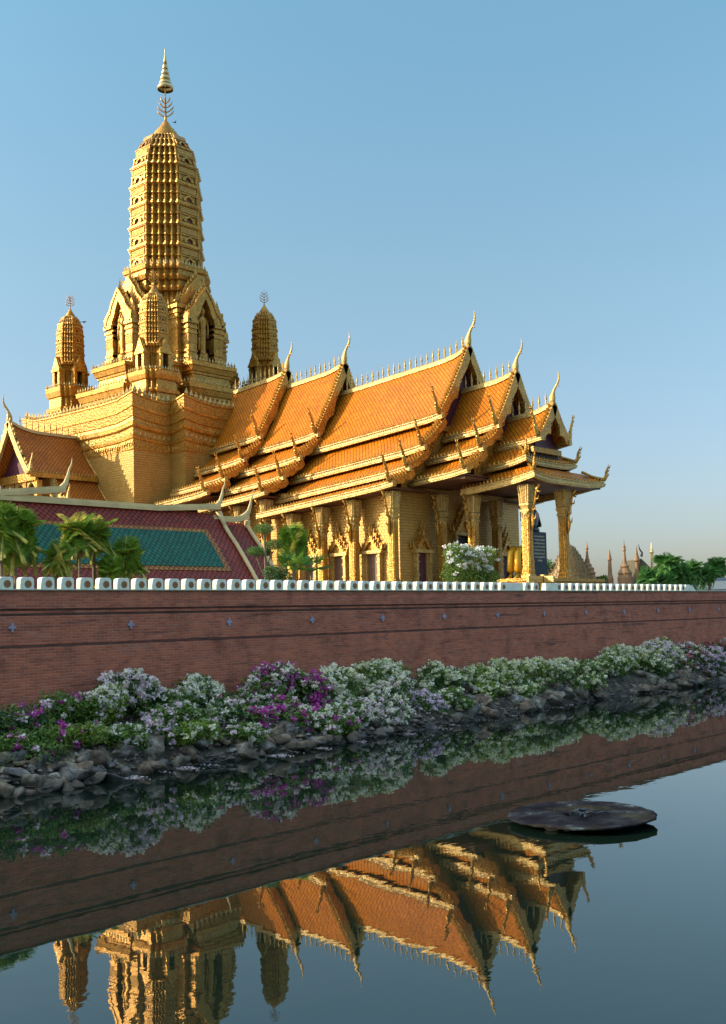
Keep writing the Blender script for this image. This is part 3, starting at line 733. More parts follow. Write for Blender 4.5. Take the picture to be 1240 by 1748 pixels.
def prang_body(parent, cx, cy, h, w, n, z0, z1, nt, zcap, k, ztop, taper, visible_niches=True):
    """corn-cob body: nt cornice tiers, ribbed corners, arched false niches and panels on the four faces, ringed cap"""
    T = lambda z: taper((z-z0)/(z1-z0))
    hs = [1.06, 1.05, 1.04, 1.03, 1., .95, .87][:nt]; tot = sum(hs); zs = [z0]
    for a in hs: zs.append(zs[-1]+(z1-z0)*a/tot)
    mb = MB(); rings = []; mi = []
    for i in range(nt):
        a, b = zs[i], zs[i+1]; H = b-a
        for fr, d in ((0, .34), (.07, .36), (.09, .18), (.16, .2), (.18, .02), (.50, 0.), (.52, .18), (.58, .2), (.60, .04), (.93, .02), (.95, .2), (.999, .24)):
            z = a+H*fr; t = T(z); rings.append(red_ring(cx, cy, h*t, w*t, n, d*k, z))
    mb.loft(rings, cap1=True)
    mb.build("tower_body", gold, parent)
    mb = MB()   # round ribs on every corner of the plan
    for r in range(4):
        c, s = ROT[r]
        for (x0, y0) in convex(h, w, n):
            pts = []; rr = []
            for i in range(nt):
                a, b = zs[i], zs[i+1]; H = b-a
                for fr, q in ((0, .2), (.08, .22), (.12, .13), (.17, .2), (.2, .13), (.5, .13), (.54, .21), (.6, .13), (.92, .13), (.97, .2)):
                    z = a+H*fr; t = T(z); x, y = x0*t, y0*t
                    pts.append((cx+x*c-y*s, cy+x*s+y*c, z)); rr.append(q*k*1.15)
            mb.loft([[(p[0]+q*math.cos(j*math.pi/3), p[1]+q*math.sin(j*math.pi/3), p[2]) for j in range(6)] for p, q in zip(pts, rr)], cap1=True)
    mb.build("corner_ribs", gold, parent, True)
    for r in range(4):
        c, s = ROT[r]
        for i in range(nt):
            a, b = zs[i], zs[i+1]; H = b-a; zb = a+H*.18; t = T(a+H*.35); hh = h*t; ww = w*t*.86
            tilt = h*(T(zb)-T(zb+H*.3))
            def F(u, z, o):
                x, y = hh+.02*k+o-(z-zb-H*.15)/(H*.3)*tilt, u
                return (cx+x*c-y*s, cy+x*s+y*c, z)
            mb = MB(); zh = zb+H*.31
            A = [(-ww*.62, zb), (-ww*.62, zb+H*.12), (-ww*.42, zb+H*.22), (0, zh), (ww*.42, zb+H*.22), (ww*.62, zb+H*.12), (ww*.62, zb)]
            B = [(-ww*.33, zb), (-ww*.33, zb+H*.11), (-ww*.2, zb+H*.17), (0, zb+H*.235), (ww*.2, zb+H*.17), (ww*.33, zb+H*.11), (ww*.33, zb)]
            mb.strip(A, B, lambda u, z, o: F(u, z, o), -.05*k, .34*k)
            mb.prism(B, lambda u, z, o: F(u, z, o), -.02*k, .05*k, 1)
            for sg in (-1, 1): mb.prism([(sg*ww*.92, zb), (sg*ww*1.06, zb), (sg*ww*1.06, zb+H*.3), (sg*ww*.92, zb+H*.3)], lambda u, z, o: F(u, z, o), -.05*k, .28*k)
            # relief panel above
            mb.prism([(-ww*.95, zb+H*.44), (ww*.95, zb+H*.44), (ww*.95, zb+H*.72), (-ww*.95, zb+H*.72)], lambda u, z, o: F(u, z, o-.0), -.05*k, .14*k, 2)
            mb.build("face_niche", [gold, niche_brown, gold_fine], parent)
    t1 = T(z1); R1 = (h*t1)*.98
    mb = MB(); Hc = zcap-z1
    mb.lathe([(R1, z1-cx*0), (R1*1.0, z1+Hc*.05), (R1*.86, z1+Hc*.12), (R1*.9, z1+Hc*.2), (R1*.72, z1+Hc*.3), (R1*.74, z1+Hc*.38), (R1*.56, z1+Hc*.47), (R1*.57, z1+Hc*.55), (R1*.4, z1+Hc*.65), (R1*.36, z1+Hc*.75), (R1*.28, z1+Hc*.78), (R1*.27, z1+Hc*.86), (R1*.14, zcap)], 24, (cx, cy, 0))
    mb.build("cap", gold, parent, True)
    # leaf trident finial
    mb = MB(); Hl = ztop-zcap
    mb.lathe([(.16*k, zcap-.1), (.2*k, zcap+Hl*.1), (.1*k, zcap+Hl*.2), (.16*k, zcap+Hl*.3), (.08*k, zcap+Hl*.4), (.1*k, zcap+Hl*.55), (.05*k, zcap+Hl*.75), (.005, ztop)], 8, (cx, cy, 0))
    for lv, (f, L) in enumerate(((.2, .3), (.36, .3), (.52, .25), (.68, .18))):
        for a in range(4):
            an = math.pi/4+a*math.pi/2; dx, dy = math.cos(an), math.sin(an); zz = zcap+Hl*f
            mb.sweep([(cx, cy, zz-Hl*.05), (cx+dx*Hl*L*.4, cy+dy*Hl*L*.4, zz), (cx+dx*Hl*L*.75, cy+dy*Hl*L*.75, zz+Hl*.09), (cx+dx*Hl*L, cy+dy*Hl*L, zz+Hl*.2)], [(.02*Hl, .012*Hl), (.022*Hl, .012*Hl), (.028*Hl, .012*Hl), .003], (-dy, dx, 0), 6)
    mb.build("leaf_finial", gold, parent, True)

def mid_taper(u): 
    K = [(0, 1.), (.3, .985), (.55, .965), (.74, .915), (.84, .835), (.93, .69), (.98, .53), (1, .45)]
    for (a, b), (c, d) in zip(K, K[1:]):
        if u <= c: return b+(d-b)*(u-a)/(c-a)
    return .45

tower = thing("temple_tower", (XC, YC, 6), "tall golden corn-cob prang tower on a massive stepped base, topped by a silver umbrella", "tower")
H_, WX, WY = 15., 9.1, 12.3
def base_ring(d, z, flare=0.):
    """base plan: large faces with one re-entrant step; corners sweep up slightly"""
    q = [(WX, -H_), (WX, -WY), (H_, -WY), (H_, WY), (WX, WY), (WX, H_), (-WX, H_), (-WX, WY), (-H_, WY), (-H_, -WY), (-WX, -WY), (-WX, -H_)]
    out = []
    for i, (x, y) in enumerate(q):
        x2, y2 = q[(i+1) % len(q)]
        ex = lambda X, Y: (X+d*(1 if X > 0 else -1), Y+d*(1 if Y > 0 else -1))
        (a, b), (c, e) = ex(x, y), ex(x2, y2)
        cv = lambda k: not (abs(q[k][0]) == WX and abs(q[k][1]) == WY)
        L = math.hypot(c-a, e-b); ns = 8
        for j in range(ns):
            t = j/ns; up = 0
            if cv(i): up += max(0, 1-t*L/5.5)**2
            if cv((i+1) % len(q)): up += max(0, 1-(1-t)*L/5.5)**2
            out.append((XC+a+(c-a)*t, YC+b+(e-b)*t, z+flare*up))
    return out
prof = [(4.8, 0, 0), (25.7, 0, 0), (25.72, .06, .2), (26.75, .12, .45), (26.8, .22, .45), (27.1, .25, .45), (27.2, .14, .5), (27.25, .1, .5), (28.05, .1, .6), (28.1, .2, .6), (28.25, .3, .6), (28.6, .32, .65), (28.8, .2, .65), (29.2, .16, .7), (29.3, .26, .7), (30.35, .36, .8), (30.4, .46, .8), (30.75, .48, .8), (30.85, .36, .8), (31.9, .42, .85), (32.0, .52, .85), (32.15, .52, .85), (32.2, .1, .85)]
mb = MB(); mi = []
for a in range(len(prof)-1):
    za = prof[a][0]
    mi.append(0 if za < 25.7 else (2 if (25.71 < za < 26.7 or 27.2 < za < 28.0 or 29.25 < za < 30.3 or 30.8 < za < 31.8) else 1))
mb.loft([base_ring(d*1.25, z, f) for z, d, f in prof], mi, cap1=True)
mb.build("base", [gold_tile, gold, gold_relief], tower)
def ring_leaves(name, ring, h, wd, t, step, c=(XC, YC), skip=None, corner=1.0):
    mb = MB()
    for i in range(len(ring)):
        a, b = Vector(ring[i]), Vector(ring[(i+1) % len(ring)]); L = (b-a).length
        if L < step*.6: continue
        dr = (b-a).normalized(); out = Vector((dr.y, -dr.x, 0)); k = max(1, round(L/step))
        for j in range(k): mb.leaf(a+(b-a)*((j+.5)/k), out, h, wd, t)
    return mb.build(name, pale_gold, tower)
rg = base_ring(.32, 32.18, .85); ring_leaves("leaf_trim", rg, 1.0, .72, .2, .84)
for d_, z_, h_, w_, st_, f_ in ((.30, 30.85, .85, .62, .8, .82), (.16, 29.3, .95, .4, .46, .7), (.1, 27.3, .7, .7, .9, .55)):
    ring_leaves("relief_leaves", base_ring(d_, z_, f_), h_, w_, .1, st_)
rg = base_ring(.14, 25.85, .3)
mb = MB()
for i in range(len(rg)):   # pendant lotus leaves under the cornice
    a, b = Vector(rg[i]), Vector(rg[(i+1) % len(rg)]); L = (b-a).length; dr = (b-a).normalized(); out = Vector((dr.y, -dr.x, 0)); k = max(1, round(L/.5))
    for j in range(k):
        p = a+(b-a)*((j+.5)/k); mb.add([p+dr*.2+Vector((0, 0, .85)), p-dr*.2+Vector((0, 0, .85)), p-Vector((0, 0, .05)), p+out*.1+Vector((0, 0, .4))], [(0, 1, 3), (1, 2, 3), (2, 0, 3)])
mb.build("pendant_leaves", gold, tower)
# stepped terraces
tp = [(0, .5), (.12, .5), (.14, .2), (.5, .12), (.52, .3), (.6, .34), (.62, .55), (.8, .75), (.82, .9), (.97, .95), (1., .6)]
for (h, w, za, zb, st) in ((11.6, 5.2, 32.1, 35.9, .62), (10.2, 3.6, 35.8, 39.3, .55)):
    mb = MB(); mb.loft([red_ring(XC, YC, h-.9, w-.6, 3, d, za+(zb-za)*f) for f, d in tp], cap1=True)
    mb.build("terrace", gold, tower)
    ring_leaves("leaf_trim", red_ring(XC, YC, h-.9, w-.6, 3, .85, zb-.02), .62, .4, .12, st)
    ring_leaves("leaf_trim", red_ring(XC, YC, h-.9, w-.6, 3, .38, za+(zb-za)*.6), .5, .36, .1, st)
# cella with mouldings
ce = [(39.2, .7), (39.7, .7), (39.9, .35), (40.4, .5), (40.6, .2), (41.2, .3), (41.4, 0), (46.6, 0), (46.7, .25), (47.3, .3), (47.5, .1), (48.3, .15), (48.5, .45), (49., .55), (49.1, .25), (49.9, .2), (50., .55), (50.6, .7), (50.7, .35), (51.5, .3), (51.6, .6), (52.2, .8), (52.3, .45), (53.0, .4), (53.1, .65), (53.6, .75), (53.7, .2)]
mb = MB(); mb.loft([red_ring(XC, YC, 5.1, 1.9, 5, d, z) for z, d in ce], cap1=True); mb.build("cella", gold, tower)
ring_leaves("leaf_trim", red_ring(XC, YC, 5.1, 1.9, 5, .6, 53.6), .8, .5, .12, .55)
prang_body(tower, XC, YC, 4.95, 1.8, 5, 53.6, 73.6, 7, 76.4, 1.0, 80.6, mid_taper)
# silver tiered umbrella
mb = MB(); mb.lathe([(.07, 76.5), (.07, 87.0), (.01, 87.6)], 8, (XC, YC, 0))
pr = [(1.12, 81.1), (1.15, 81.1), (1.17, 81.5), (1.05, 81.7), (.8, 81.85), (.92, 81.85), (.9, 82.1), (.6, 82.5), (.74, 82.5), (.7, 82.9), (.46, 83.3), (.58, 83.3), (.54, 83.7), (.34, 84.1), (.42, 84.1), (.38, 84.5), (.22, 85.0), (.28, 85.0), (.22, 85.5), (.1, 86.2), (.02, 87.2)]
n = 24; mb.loft([[(XC+r*math.cos(2*math.pi*i/n), YC+r*math.sin(2*math.pi*i/n), z) for i in range(n)] for r, z in pr])
mb.build("umbrella_finial", silver, tower, True)
# four porticos with arched niches
def niche_outline(hw, zb, zs, za, n=9):
    """pointed lobed arch outline from left foot to right foot"""
    L = [(-hw, zb), (-hw, zs)]
    for i in range(1, n): 
        t = i/n; L.append((-hw*(1-t)**.85*(1+.06*math.sin(t*math.pi*4)), zs+(za-zs)*t**1.15))
    return L+[(0, za)]+[(-a, b) for a, b in reversed(L)]
def portico(r):
    c, s = ROT[r]
    def F(u, z, o): x, y = o, u; return (XC+x*c-y*s, YC+x*s+y*c, z)
    def bx(mb, u0, u1, o0, o1, za, zb, mi=0): mb.prism([(u0, za), (u1, za), (u1, zb), (u0, zb)], F, o0, o1, mi)
    mb = MB()
    # stepped inner block, split either side of the niche
    for sg in (-1, 1):
        for (u0, u1, o0, o1, za, zb) in ((1.5, 3.0, 5.2, 8.3, 39.2, 45.3), (2.9, 3.8, 4.9, 7.0, 39.2, 47.5)):
            a, b = sorted((sg*u0, sg*u1)); bx(mb, a, b, o0, o1, za, zb)
            for (zz, hh, ex) in ((39.25, .55, .3), (40.0, .5, .2), (40.9, .3, .14), (zb-1.9, .3, .14), (zb-1.2, .35, .18), (zb-.5, .5, .32)):
                bx(mb, a-ex*(sg > 0 and u0 > 2 or sg < 0), b+ex*(sg > 0 or u0 > 2), o0, o1+ex, zz, zz+hh)
            bx(mb, a-.03, b+.03, o0+.1, o1+.06, zb-3.2, zb-2.1, 1)
            mb.leaf(F(sg*(u1-.3), zb, o1-.3), (c, s, 0), 1.9, .9, .3); mb.leaf(F(sg*(u1-.2), zb, o1-1.3), (c, s, 0), 1.5, .8, .3)
            mb.leaf(F(sg*(u1-.1), zb-.1, o1-2.2), (-s*sg, c*sg, 0), 1.3, .8, .25)
    bx(mb, -3.25, 3.25, 4.9, 6.25, 45.4, 48.4)
    mb.build("portico", [gold, gold_fine], tower)
    mb = MB()
    # arch frames: outer flame gable and inner one, with the niche cut through
    B = niche_outline(1.48, 45.25, 45.6, 48.6); A = niche_outline(3.2, 45.25, 46.1, 50.3)
    mb.strip(A, B, F, 7.6, 8.5)
    B2 = niche_outline(1.8, 45.9, 47.6, 50.3); A2 = niche_outline(3.3, 46.8, 48.1, 52.2)
    mb.strip(A2, B2, F, 5.6, 6.9); mb.prism(B2, F, 5.6, 6.3)
    for Aq, o in ((A, 8.1), (A2, 6.4)):
        for i in range(2, len(Aq)-2):
            u, z = Aq[i]; mb.leaf(F(u, z-.1, o), (c, s, 0), .95, .5, .2)
        u, z = Aq[len(Aq)//2]; mb.leaf(F(0, z-.2, o), (c, s, 0), 1.6, .6, .25)
    mb.strip([(u*.97, z-.02) for u, z in A], [(u*.84, z-.4) for u, z in A], F, 8.5, 8.62)
    mb.build("portico_gable", gold, tower)
    mb = MB(); bx(mb, -1.51, 1.51, 5.25, 5.6, 39.2, 48.5)
    mb.build("niche_back", maroon, tower)
    mb = MB(); bx(mb, -1.52, -1.48, 5.6, 7.3, 39.5, 45.2); bx(mb, 1.48, 1.52, 5.6, 7.3, 39.5, 45.2); mb.build("niche_side", maroon, tower)
for r in range(4): portico(r)

# corner prangs standing on the stepped base
pg = "corner prang towers around the great tower"
A_ = 9.75
for (sx, sy, zoff, lb) in ((-1, -1, 0, "small golden prang in front of the great tower, at its near corner"),
                     (-1, 1, .9, "small golden prang standing free on the sunny far-left corner of the tower base"),
                     (1, -1, 1.3, "small golden prang rising behind the tiled hall roofs, right of the great tower"),
                     (1, 1, 1., "small golden prang hidden behind the great tower")):
    if (sx, sy) == (1, 1): continue
    cx, cy = XC+sx*A_, YC+sy*A_
    t = thing("corner_prang", (cx, cy, 32.2), lb, "prang tower", pg)
    zf = 32.2; z = zf+zoff
    mb = MB(); pz = [(0, .5), (.1, .5), (.12, .2), (.3, .15), (.32, .4), (.42, .45), (.44, .15), (.7, .1), (.72, .35), (.85, .5), (.97, .55), (1, .3)]
    mb.loft([red_ring(cx, cy, 2.35, 1.35, 2, d, zf+(z+4.3-zf)*f) for f, d in pz], cap1=True)
    zz = z+4.3
    mb.loft([red_ring(cx, cy, 1.55, .7, 3, d, zz+q) for q, d in ((0, .35), (.3, .35), (.35, .1), (.6, .2), (.65, 0), (2.3, 0), (2.4, .15), (2.7, .2), (2.75, .05), (3.1, .1), (3.2, .35), (3.6, .4), (3.7, .1))], cap1=True)
    mb.build("pedestal", gold, t)
    mb = MB()
    rgp = red_ring(cx, cy, 2.35, 1.35, 2, .5, zz-.03)
    for i in range(len(rgp)):
        a, b = Vector(rgp[i]), Vector(rgp[(i+1) % len(rgp)]); L = (b-a).length; dr = (b-a).normalized(); out = Vector((dr.y, -dr.x, 0)); kk = max(1, round(L/.4))
        for j in range(kk): mb.leaf(a+(b-a)*((j+.5)/kk), out, .5, .34, .1)
    mb.build("leaf_trim", pale_gold, t)
    for r in range(4):
        c, s = ROT[r]
        def F(u, zq, o): return (cx+o*c-u*s, cy+o*s+u*c, zq)
        mb = MB()
        for sg in (-1, 1):
            a, b = sorted((sg*.42, sg*.85)); mb.prism([(a, zz), (b, zz), (b, zz+2.3), (a, zz+2.3)], F, 1.4, 2.35)
            mb.leaf(F(sg*.8, zz+2.3, 2.1), (c, s, 0), .8, .4, .15)
        mb.prism([(-.95, zz+2.2), (.95, zz+2.2), (1.0, zz+2.5), (-1.0, zz+2.5)], F, 1.4, 2.5)
        mb.prism([(-1., zz+2.5), (1., zz+2.5), (.55, zz+3.2), (0, zz+4.4), (-.55, zz+3.2)], F, 1.5, 2.4)
        for q in (-.75, -.4, .4, .75): mb.leaf(F(q, zz+2.9+(.9-abs(q))*.9, 2.2), (c, s, 0), .5, .3, .1)
        ni = mb.build("niche", gold, t)
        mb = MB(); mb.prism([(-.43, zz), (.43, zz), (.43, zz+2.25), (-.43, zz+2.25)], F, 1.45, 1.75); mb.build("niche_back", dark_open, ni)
    prang_body(t, cx, cy, 1.78, .72, 4, zz+3.6, zz+10.4, 5, zz+11.6, .42, zz+13.9, mid_taper)

# standing figures in the two niches that face us
def standing_statue(cx, cy, zb, H, face, label):
    fx, fy = face; tx, ty = -fy, fx
    t = thing("standing_statue", (cx, cy, zb), label, "statue", "standing statues in the tower niches")
    def F(u, o, z): return (cx+tx*u+fx*o, cy+ty*u+fy*o, z)
    def oval(z, a, b, off=0, sh=0, n=14): return [F(sh+a*math.cos(2*math.pi*i/n), off+b*math.sin(2*math.pi*i/n), z) for i in range(n)]
    k = H/7.5
    mb = MB()
    mb.loft([oval(zb-1.9, 1.1, .9), oval(zb-1.5, 1.1, .9), oval(zb-1.4, .85, .7), oval(zb-1.0, .95, .75), oval(zb-.9, .75, .6), oval(zb-.3, .85, .65), oval(zb, .8, .6)], cap0=True, cap1=True)
    mb.build("lotus_pedestal", gold, t)
    mb = MB()
    # body: one continuous loft of robe, hips, waist, chest, neck, head and flame
    S = [(0.05, .62, .34), (.35, .58, .33), (1.2, .5, .34), (2.4, .55, .4), (3.3, .62, .45), (3.75, .66, .46), (4.3, .5, .38), (5.0, .68, .44), (5.55, .85, .46), (5.85, .8, .4), (6.05, .42, .32), (6.2, .22, .22), (6.4, .24, .25), (6.55, .36, .36), (6.85, .43, .42), (7.15, .42, .42), (7.4, .3, .32), (7.5, .2, .2), (7.65, .2, .2), (7.8, .1, .1), (8.1, .01, .01)]
    mb.loft([oval(zb+z*k, a*k, b*k) for z, a, b in S], cap0=True, cap1=True)
    for sg in (-1, 1):   # feet, and ears
        mb.sweep([F(sg*.28*k, -.1*k, zb+.12*k), F(sg*.28*k, .35*k, zb+.1*k), F(sg*.3*k, .7*k, zb+.06*k)], [.2*k, .2*k, .1*k], (0, 0, 1), 7)
        mb.sweep([F(sg*.43*k, 0, zb+7.05*k), F(sg*.45*k, 0, zb+6.8*k), F(sg*.42*k, 0, zb+6.5*k)], [.08*k, .1*k, .04*k], (tx, ty, 0), 5)
    mb.sweep([F(0, .4*k, zb+7.0*k), F(0, .54*k, zb+6.82*k), F(0, .42*k, zb+6.76*k)], [.06*k, .09*k, .03*k], (tx, ty, 0), 5)
    # arms: one hangs, one raised palm outward; each ends in a hand with fingers
    mb.sweep([F(-.78*k, 0, zb+5.65*k), F(-.98*k, .02*k, zb+4.9*k), F(-.98*k, .08*k, zb+4.2*k), F(-.92*k, .16*k, zb+3.4*k), F(-.9*k, .2*k, zb+3.1*k)], [.2*k, .2*k, .17*k, .12*k, .13*k], (fx, fy, 0), 8)
    for q in range(4): mb.sweep([F((-.98+.06*q)*k, .2*k, zb+3.1*k), F((-.98+.06*q)*k, .24*k, zb+(2.72-.03*(q % 2))*k)], [.04*k, .025*k], (fx, fy, 0), 5)
    mb.sweep([F(-.8*k, .22*k, zb+3.1*k), F(-.74*k, .3*k, zb+2.9*k)], [.045*k, .03*k], (fx, fy, 0), 5)
    if face[1] == 0:
        mb.sweep([F(.78*k, 0, zb+5.65*k), F(.98*k, .05*k, zb+4.95*k), F(.95*k, .2*k, zb+4.35*k), F(.85*k, .8*k, zb+4.6*k), F(.82*k, 1.15*k, zb+4.9*k)], [.2*k, .2*k, .17*k, .12*k, .13*k], (tx, ty, 0), 8)
        for q in range(4): mb.sweep([F((.73+.06*q)*k, 1.15*k, zb+4.95*k), F((.73+.06*q)*k, 1.2*k, zb+(5.35+.03*(q % 2))*k)], [.04*k, .025*k], (tx, ty, 0), 5)
        mb.sweep([F(.7*k, 1.1*k, zb+4.9*k), F(.62*k, 1.15*k, zb+5.1*k)], [.045*k, .03*k], (tx, ty, 0), 5)
    else:
        mb.sweep([F(.78*k, 0, zb+5.65*k), F(.98*k, .02*k, zb+4.9*k), F(.98*k, .08*k, zb+4.2*k), F(.92*k, .16*k, zb+3.4*k), F(.9*k, .2*k, zb+3.1*k)], [.2*k, .2*k, .17*k, .12*k, .13*k], (fx, fy, 0), 8)
        for q in range(4): mb.sweep([F((.8+.06*q)*k, .2*k, zb+3.1*k), F((.8+.06*q)*k, .24*k, zb+2.72*k)], [.04*k, .025*k], (fx, fy, 0), 5)
        mb.sweep([F(.78*k, .22*k, zb+3.1*k), F(.72*k, .3*k, zb+2.9*k)], [.045*k, .03*k], (fx, fy, 0), 5)
    # trailing robe hem to one side
    mb.loft([[F(-.5*k, -.05*k, zb+3.6*k), F(-.95*k, .0, zb+3.2*k), F(-1.0*k, .05*k, zb+1.6*k), F(-1.12*k, .05*k, zb+.6*k), F(-.55*k, 0, zb+.45*k)],
             [F(-.5*k, .07*k, zb+3.6*k), F(-.95*k, .1*k, zb+3.2*k), F(-1.0*k, .16*k, zb+1.6*k), F(-1.12*k, .16*k, zb+.6*k), F(-.55*k, .14*k, zb+.45*k)]], cap0=True, cap1=True)
    mb.build("figure", gold, t, True)
standing_statue(XC-7.75, YC, 40.9, 6.5, (-1, 0), "golden standing figure with one raised hand in the sunlit niche left of the front prang")
standing_statue(XC, YC-7.75, 40.9, 6.5, (0, -1), "golden standing figure in the shaded niche right of the front prang")

# ------------------------------------------------------------------ side porch of the tower
sp = thing("side_porch", (75, YC, 6), "shaded orange-roofed side porch with carved gable leaning against the tower base", "porch")
x_g, x_w = 70.3, 80.15
def cat_x(x): return .95*max(0, 1-(x-x_g)/4.2)**2     # the ridge sweeps up to the gable
Xs = [x_g+(x_w-x_g)*(i/10)**1.4 for i in range(11)]
mb = MB(); mb.loft([[(x, YC+a, 28.75+b+cat_x(x)) for a, b in ((-.28, -.2), (-.28, .16), (.28, .16), (.28, -.2))] for x in Xs], cap0=True, cap1=True); mb.build("ridge_beam", cream, sp)
for i in range(10):
    x = 71.6+i*.87
    mb = MB(); mb.lathe([(.09, 0), (.1, .3), (.05, .34), (.11, .42), (.05, .5), (.13, .62), (.1, .85), (.035, 1.3), (.005, 1.62)], 6, (x, YC, 28.85+cat_x(x))); mb.build("ridge_spike", pale_gold, sp, True)
for sy in (-1, 1):
    for (yi, zi, yo, zo, xa) in ((0, 28.75, 4.6, 23.0, x_g), (4.3, 22.4, 7.4, 19.2, x_g+3.4)):
        mb = MB(); rings = []
        for x in Xs:
            if x < xa: x = xa
            top = []
            for j in range(9):
                t = j/8; z = zi+(zo-zi)*t-.45*math.sin(math.pi*t)+cat_x(x)*(1-t)*(1 if yi == 0 else 0)
                top.append((x, YC+sy*(yi+(yo-yi)*t), z))
            rings.append(top+[(p[0], p[1], p[2]-.15) for p in reversed(top)])
        mb.loft(rings, cap0=True, cap1=True); mb.build("roof_tiles", rust_tile, sp)
        mb = MB(); mb.box(xa-.1, x_w, min(YC+sy*(yo-.2), YC+sy*(yo+.2)), max(YC+sy*(yo-.2), YC+sy*(yo+.2)), zo-.6, zo-.03); mb.build("eave_strip", gold, sp)
        mb = MB(); x = xa+.5
        while x < x_w-.1: mb.leaf((x, YC+sy*(yo+.02), zo-.05), (0, sy, 0), .42, .34, .1); x += .46
        mb.build("leaf_trim", gold, sp)
        mb = MB()   # tiled verge against the tower
        mb.sweep([(x_w-.12, YC+sy*(yi+(yo-yi)*t), zi+(zo-zi)*t-.45*math.sin(math.pi*t)+.08) for t in [k/8 for k in range(9)]], [.17]*9, (1, 0, 0), 6); mb.build("verge", gold, sp, True)
        # gable board in the YZ plane
        mb = MB(); n = 12; A = []; B = []
        for i in range(n+1):
            t = i/n; a = yi+(yo-yi)*t; b = zi+(zo-zi)*t-.45*math.sin(math.pi*t)+(.95*(1-t) if yi == 0 else 0)
            A.append((a+.22, b+.18)); B.append((a-.3-.1*abs(math.sin(t*9)), b-.32))
        fn = lambda a, b, t: (xa+t, YC+sy*a, b)
        mb.strip(A, B, fn, -.4, -.02)
        for k in range(1, 15):
            i = min(n-1, int(k/15*n)); a, b = A[i]; mb.prism([(a-.14, b+.05), (a+.14, b-.1), (a+.3, b+.3)], fn, -.3, -.1)
        P = [(-.5, .2), (0., -.05), (.38, .1), (.55, .55), (.6, 1.05), (.78, 1.55), (1.0, 2.05), (1.05, 2.7)]
        mb.sweep([(xa-.2, YC+sy*(yo+a*.8), zo+b*.85) for a, b in P], [.26, .3, .3, .26, .2, .16, .1, .015], (1, 0, 0), 7)
        mb.build("bargeboard", pale_gold, sp)
chofa(YC, 29.85, .88, sp, X=x_g-.1, ax='x')
mb = MB(); mb.prism([(-3.7, 23.1), (3.7, 23.1), (0, 27.9)], lambda a, b, t: (x_g+1.2+t, YC+a, b), 0, .3); mb.build("pediment", maroon, sp)
mb = MB(); mb.box(x_g+.9, x_g+1.3, YC-4.3, YC+4.3, 22.1, 23.1); mb.build("tie_beam", gold_relief, sp)
mb = MB(); mb.box(x_g+4.6, x_w-.02, YC-4.2, YC+4.2, 4.8, 22.9); mb.build("wall", gold_tile, sp)
for yy in (-4.0, -1.4, 1.4, 4.0): 
    mb = MB(); mb.box(x_g+1.1, x_g+1.8, YC+yy-.35, YC+yy+.35, 4.8, 22.1); mb.build("column", gold, sp)
mb = MB()
for a in (-2.7, 0, 2.7):
    A = [(a-1.05, 22.1)]+[(a-1.05+2.1*i/8, 21.0+.9*math.sin(math.pi*i/8)+.12*math.sin(i*math.pi)) for i in range(9)]+[(a+1.05, 22.1)]
    mb.prism(A, lambda p, q, t: (x_g+1.25+t, YC+p, q), 0, .3)
mb.build("valance", pale_gold, sp)
# lower front roof of the same porch, behind the long roof, sunlit
wr = thing("front_gallery", (66, 132, 6), "sunlit orange gallery roof with ridge spikes at the far left edge behind the side porch", "gallery")
mb = MB(); mb.loft([[(67.2, y, 27.2), (63.4, y, 20.6), (63.4, y, 20.2), (67.2, y, 26.8), (70.8, y, 20.2), (70.8, y, 20.6)] for y in (127.2, 150)], cap0=True, cap1=True); mb.build("roof_tiles", orange_tile, wr)
mb = MB(); mb.box(66.95, 67.45, 127, 150, 27.1, 27.55); mb.build("ridge_beam", pale_gold, wr)
for i in range(7):
    mb = MB(); mb.lathe([(.09, 0), (.1, .3), (.05, .34), (.11, .42), (.05, .5), (.13, .62), (.1, .85), (.035, 1.3), (.005, 1.62)], 6, (67.2, 127.6+i*.9, 27.5)); mb.build("ridge_spike", pale_gold, wr, True)
mb = MB(); mb.box(64.4, 69.8, 127.6, 150, 4.8, 21.0); mb.build("wall", gold_tile, wr)

_before = set(bpy.data.objects)
# ------------------------------------------------------------------ long low building with patterned roof
lh = thing("long_hall", (25, 46, 4.8), "low building behind the wall, its maroon tile roof with an amber-edged teal field", "building")
PROF = [(46.0, 10.62), (45.67, 9.95), (45.2, 9.38), (44.6, 8.75), (44.0, 8.02), (43.4, 7.25), (42.8, 6.45), (42.2, 5.9)]
def prof_at(z):
    for (a, b), (c, d) in zip(PROF, PROF[1:]):
        if d <= z <= b: t = (b-z)/(b-d); return a+(c-a)*t
    return PROF[-1][0]
def roof_sheet(name, x0, x1, zt, zb, off, mat, parent=lh, dz=0., y_sh=0., skew=0.):
    mb = MB(); n = 14; zz = [zt+(zb-zt)*i/n for i in range(n+1)]
    rings = []
    for xe, sk in ((x0, 0), (x1, skew)):
        top = [(xe+sk*(zt-z), prof_at(z)-off*.75+y_sh, z+off+dz) for z in zz]
        rings.append(top+[(a, b+.09, c-.07) for a, b, c in reversed(top)])
    mb.loft(rings, cap0=True, cap1=True); return mb.build(name, mat, parent)
roof_sheet("roof_tiles", -20, 38.95, 10.6, 5.95, 0, maroon_tile)
roof_sheet("border_tiles", -20, 37.62, 9.62, 7.3, .022, amber_tile)
roof_sheet("field_tiles", -20, 37.25, 9.42, 7.5, .044, teal_tile)
roof_sheet("roof_tiles", 38.9, 41.25, 10.2, 6.9, 0, maroon_tile, dz=0.0, y_sh=.55)
mb = MB()   # far slope
mb.loft([[(x, 46., 10.6), (x, 49.8, 5.95), (x, 49.6, 5.9), (x, 46, 10.45)] for x in (-20, 38.95)], cap0=True, cap1=True); mb.build("rear_roof", maroon_tile, lh)
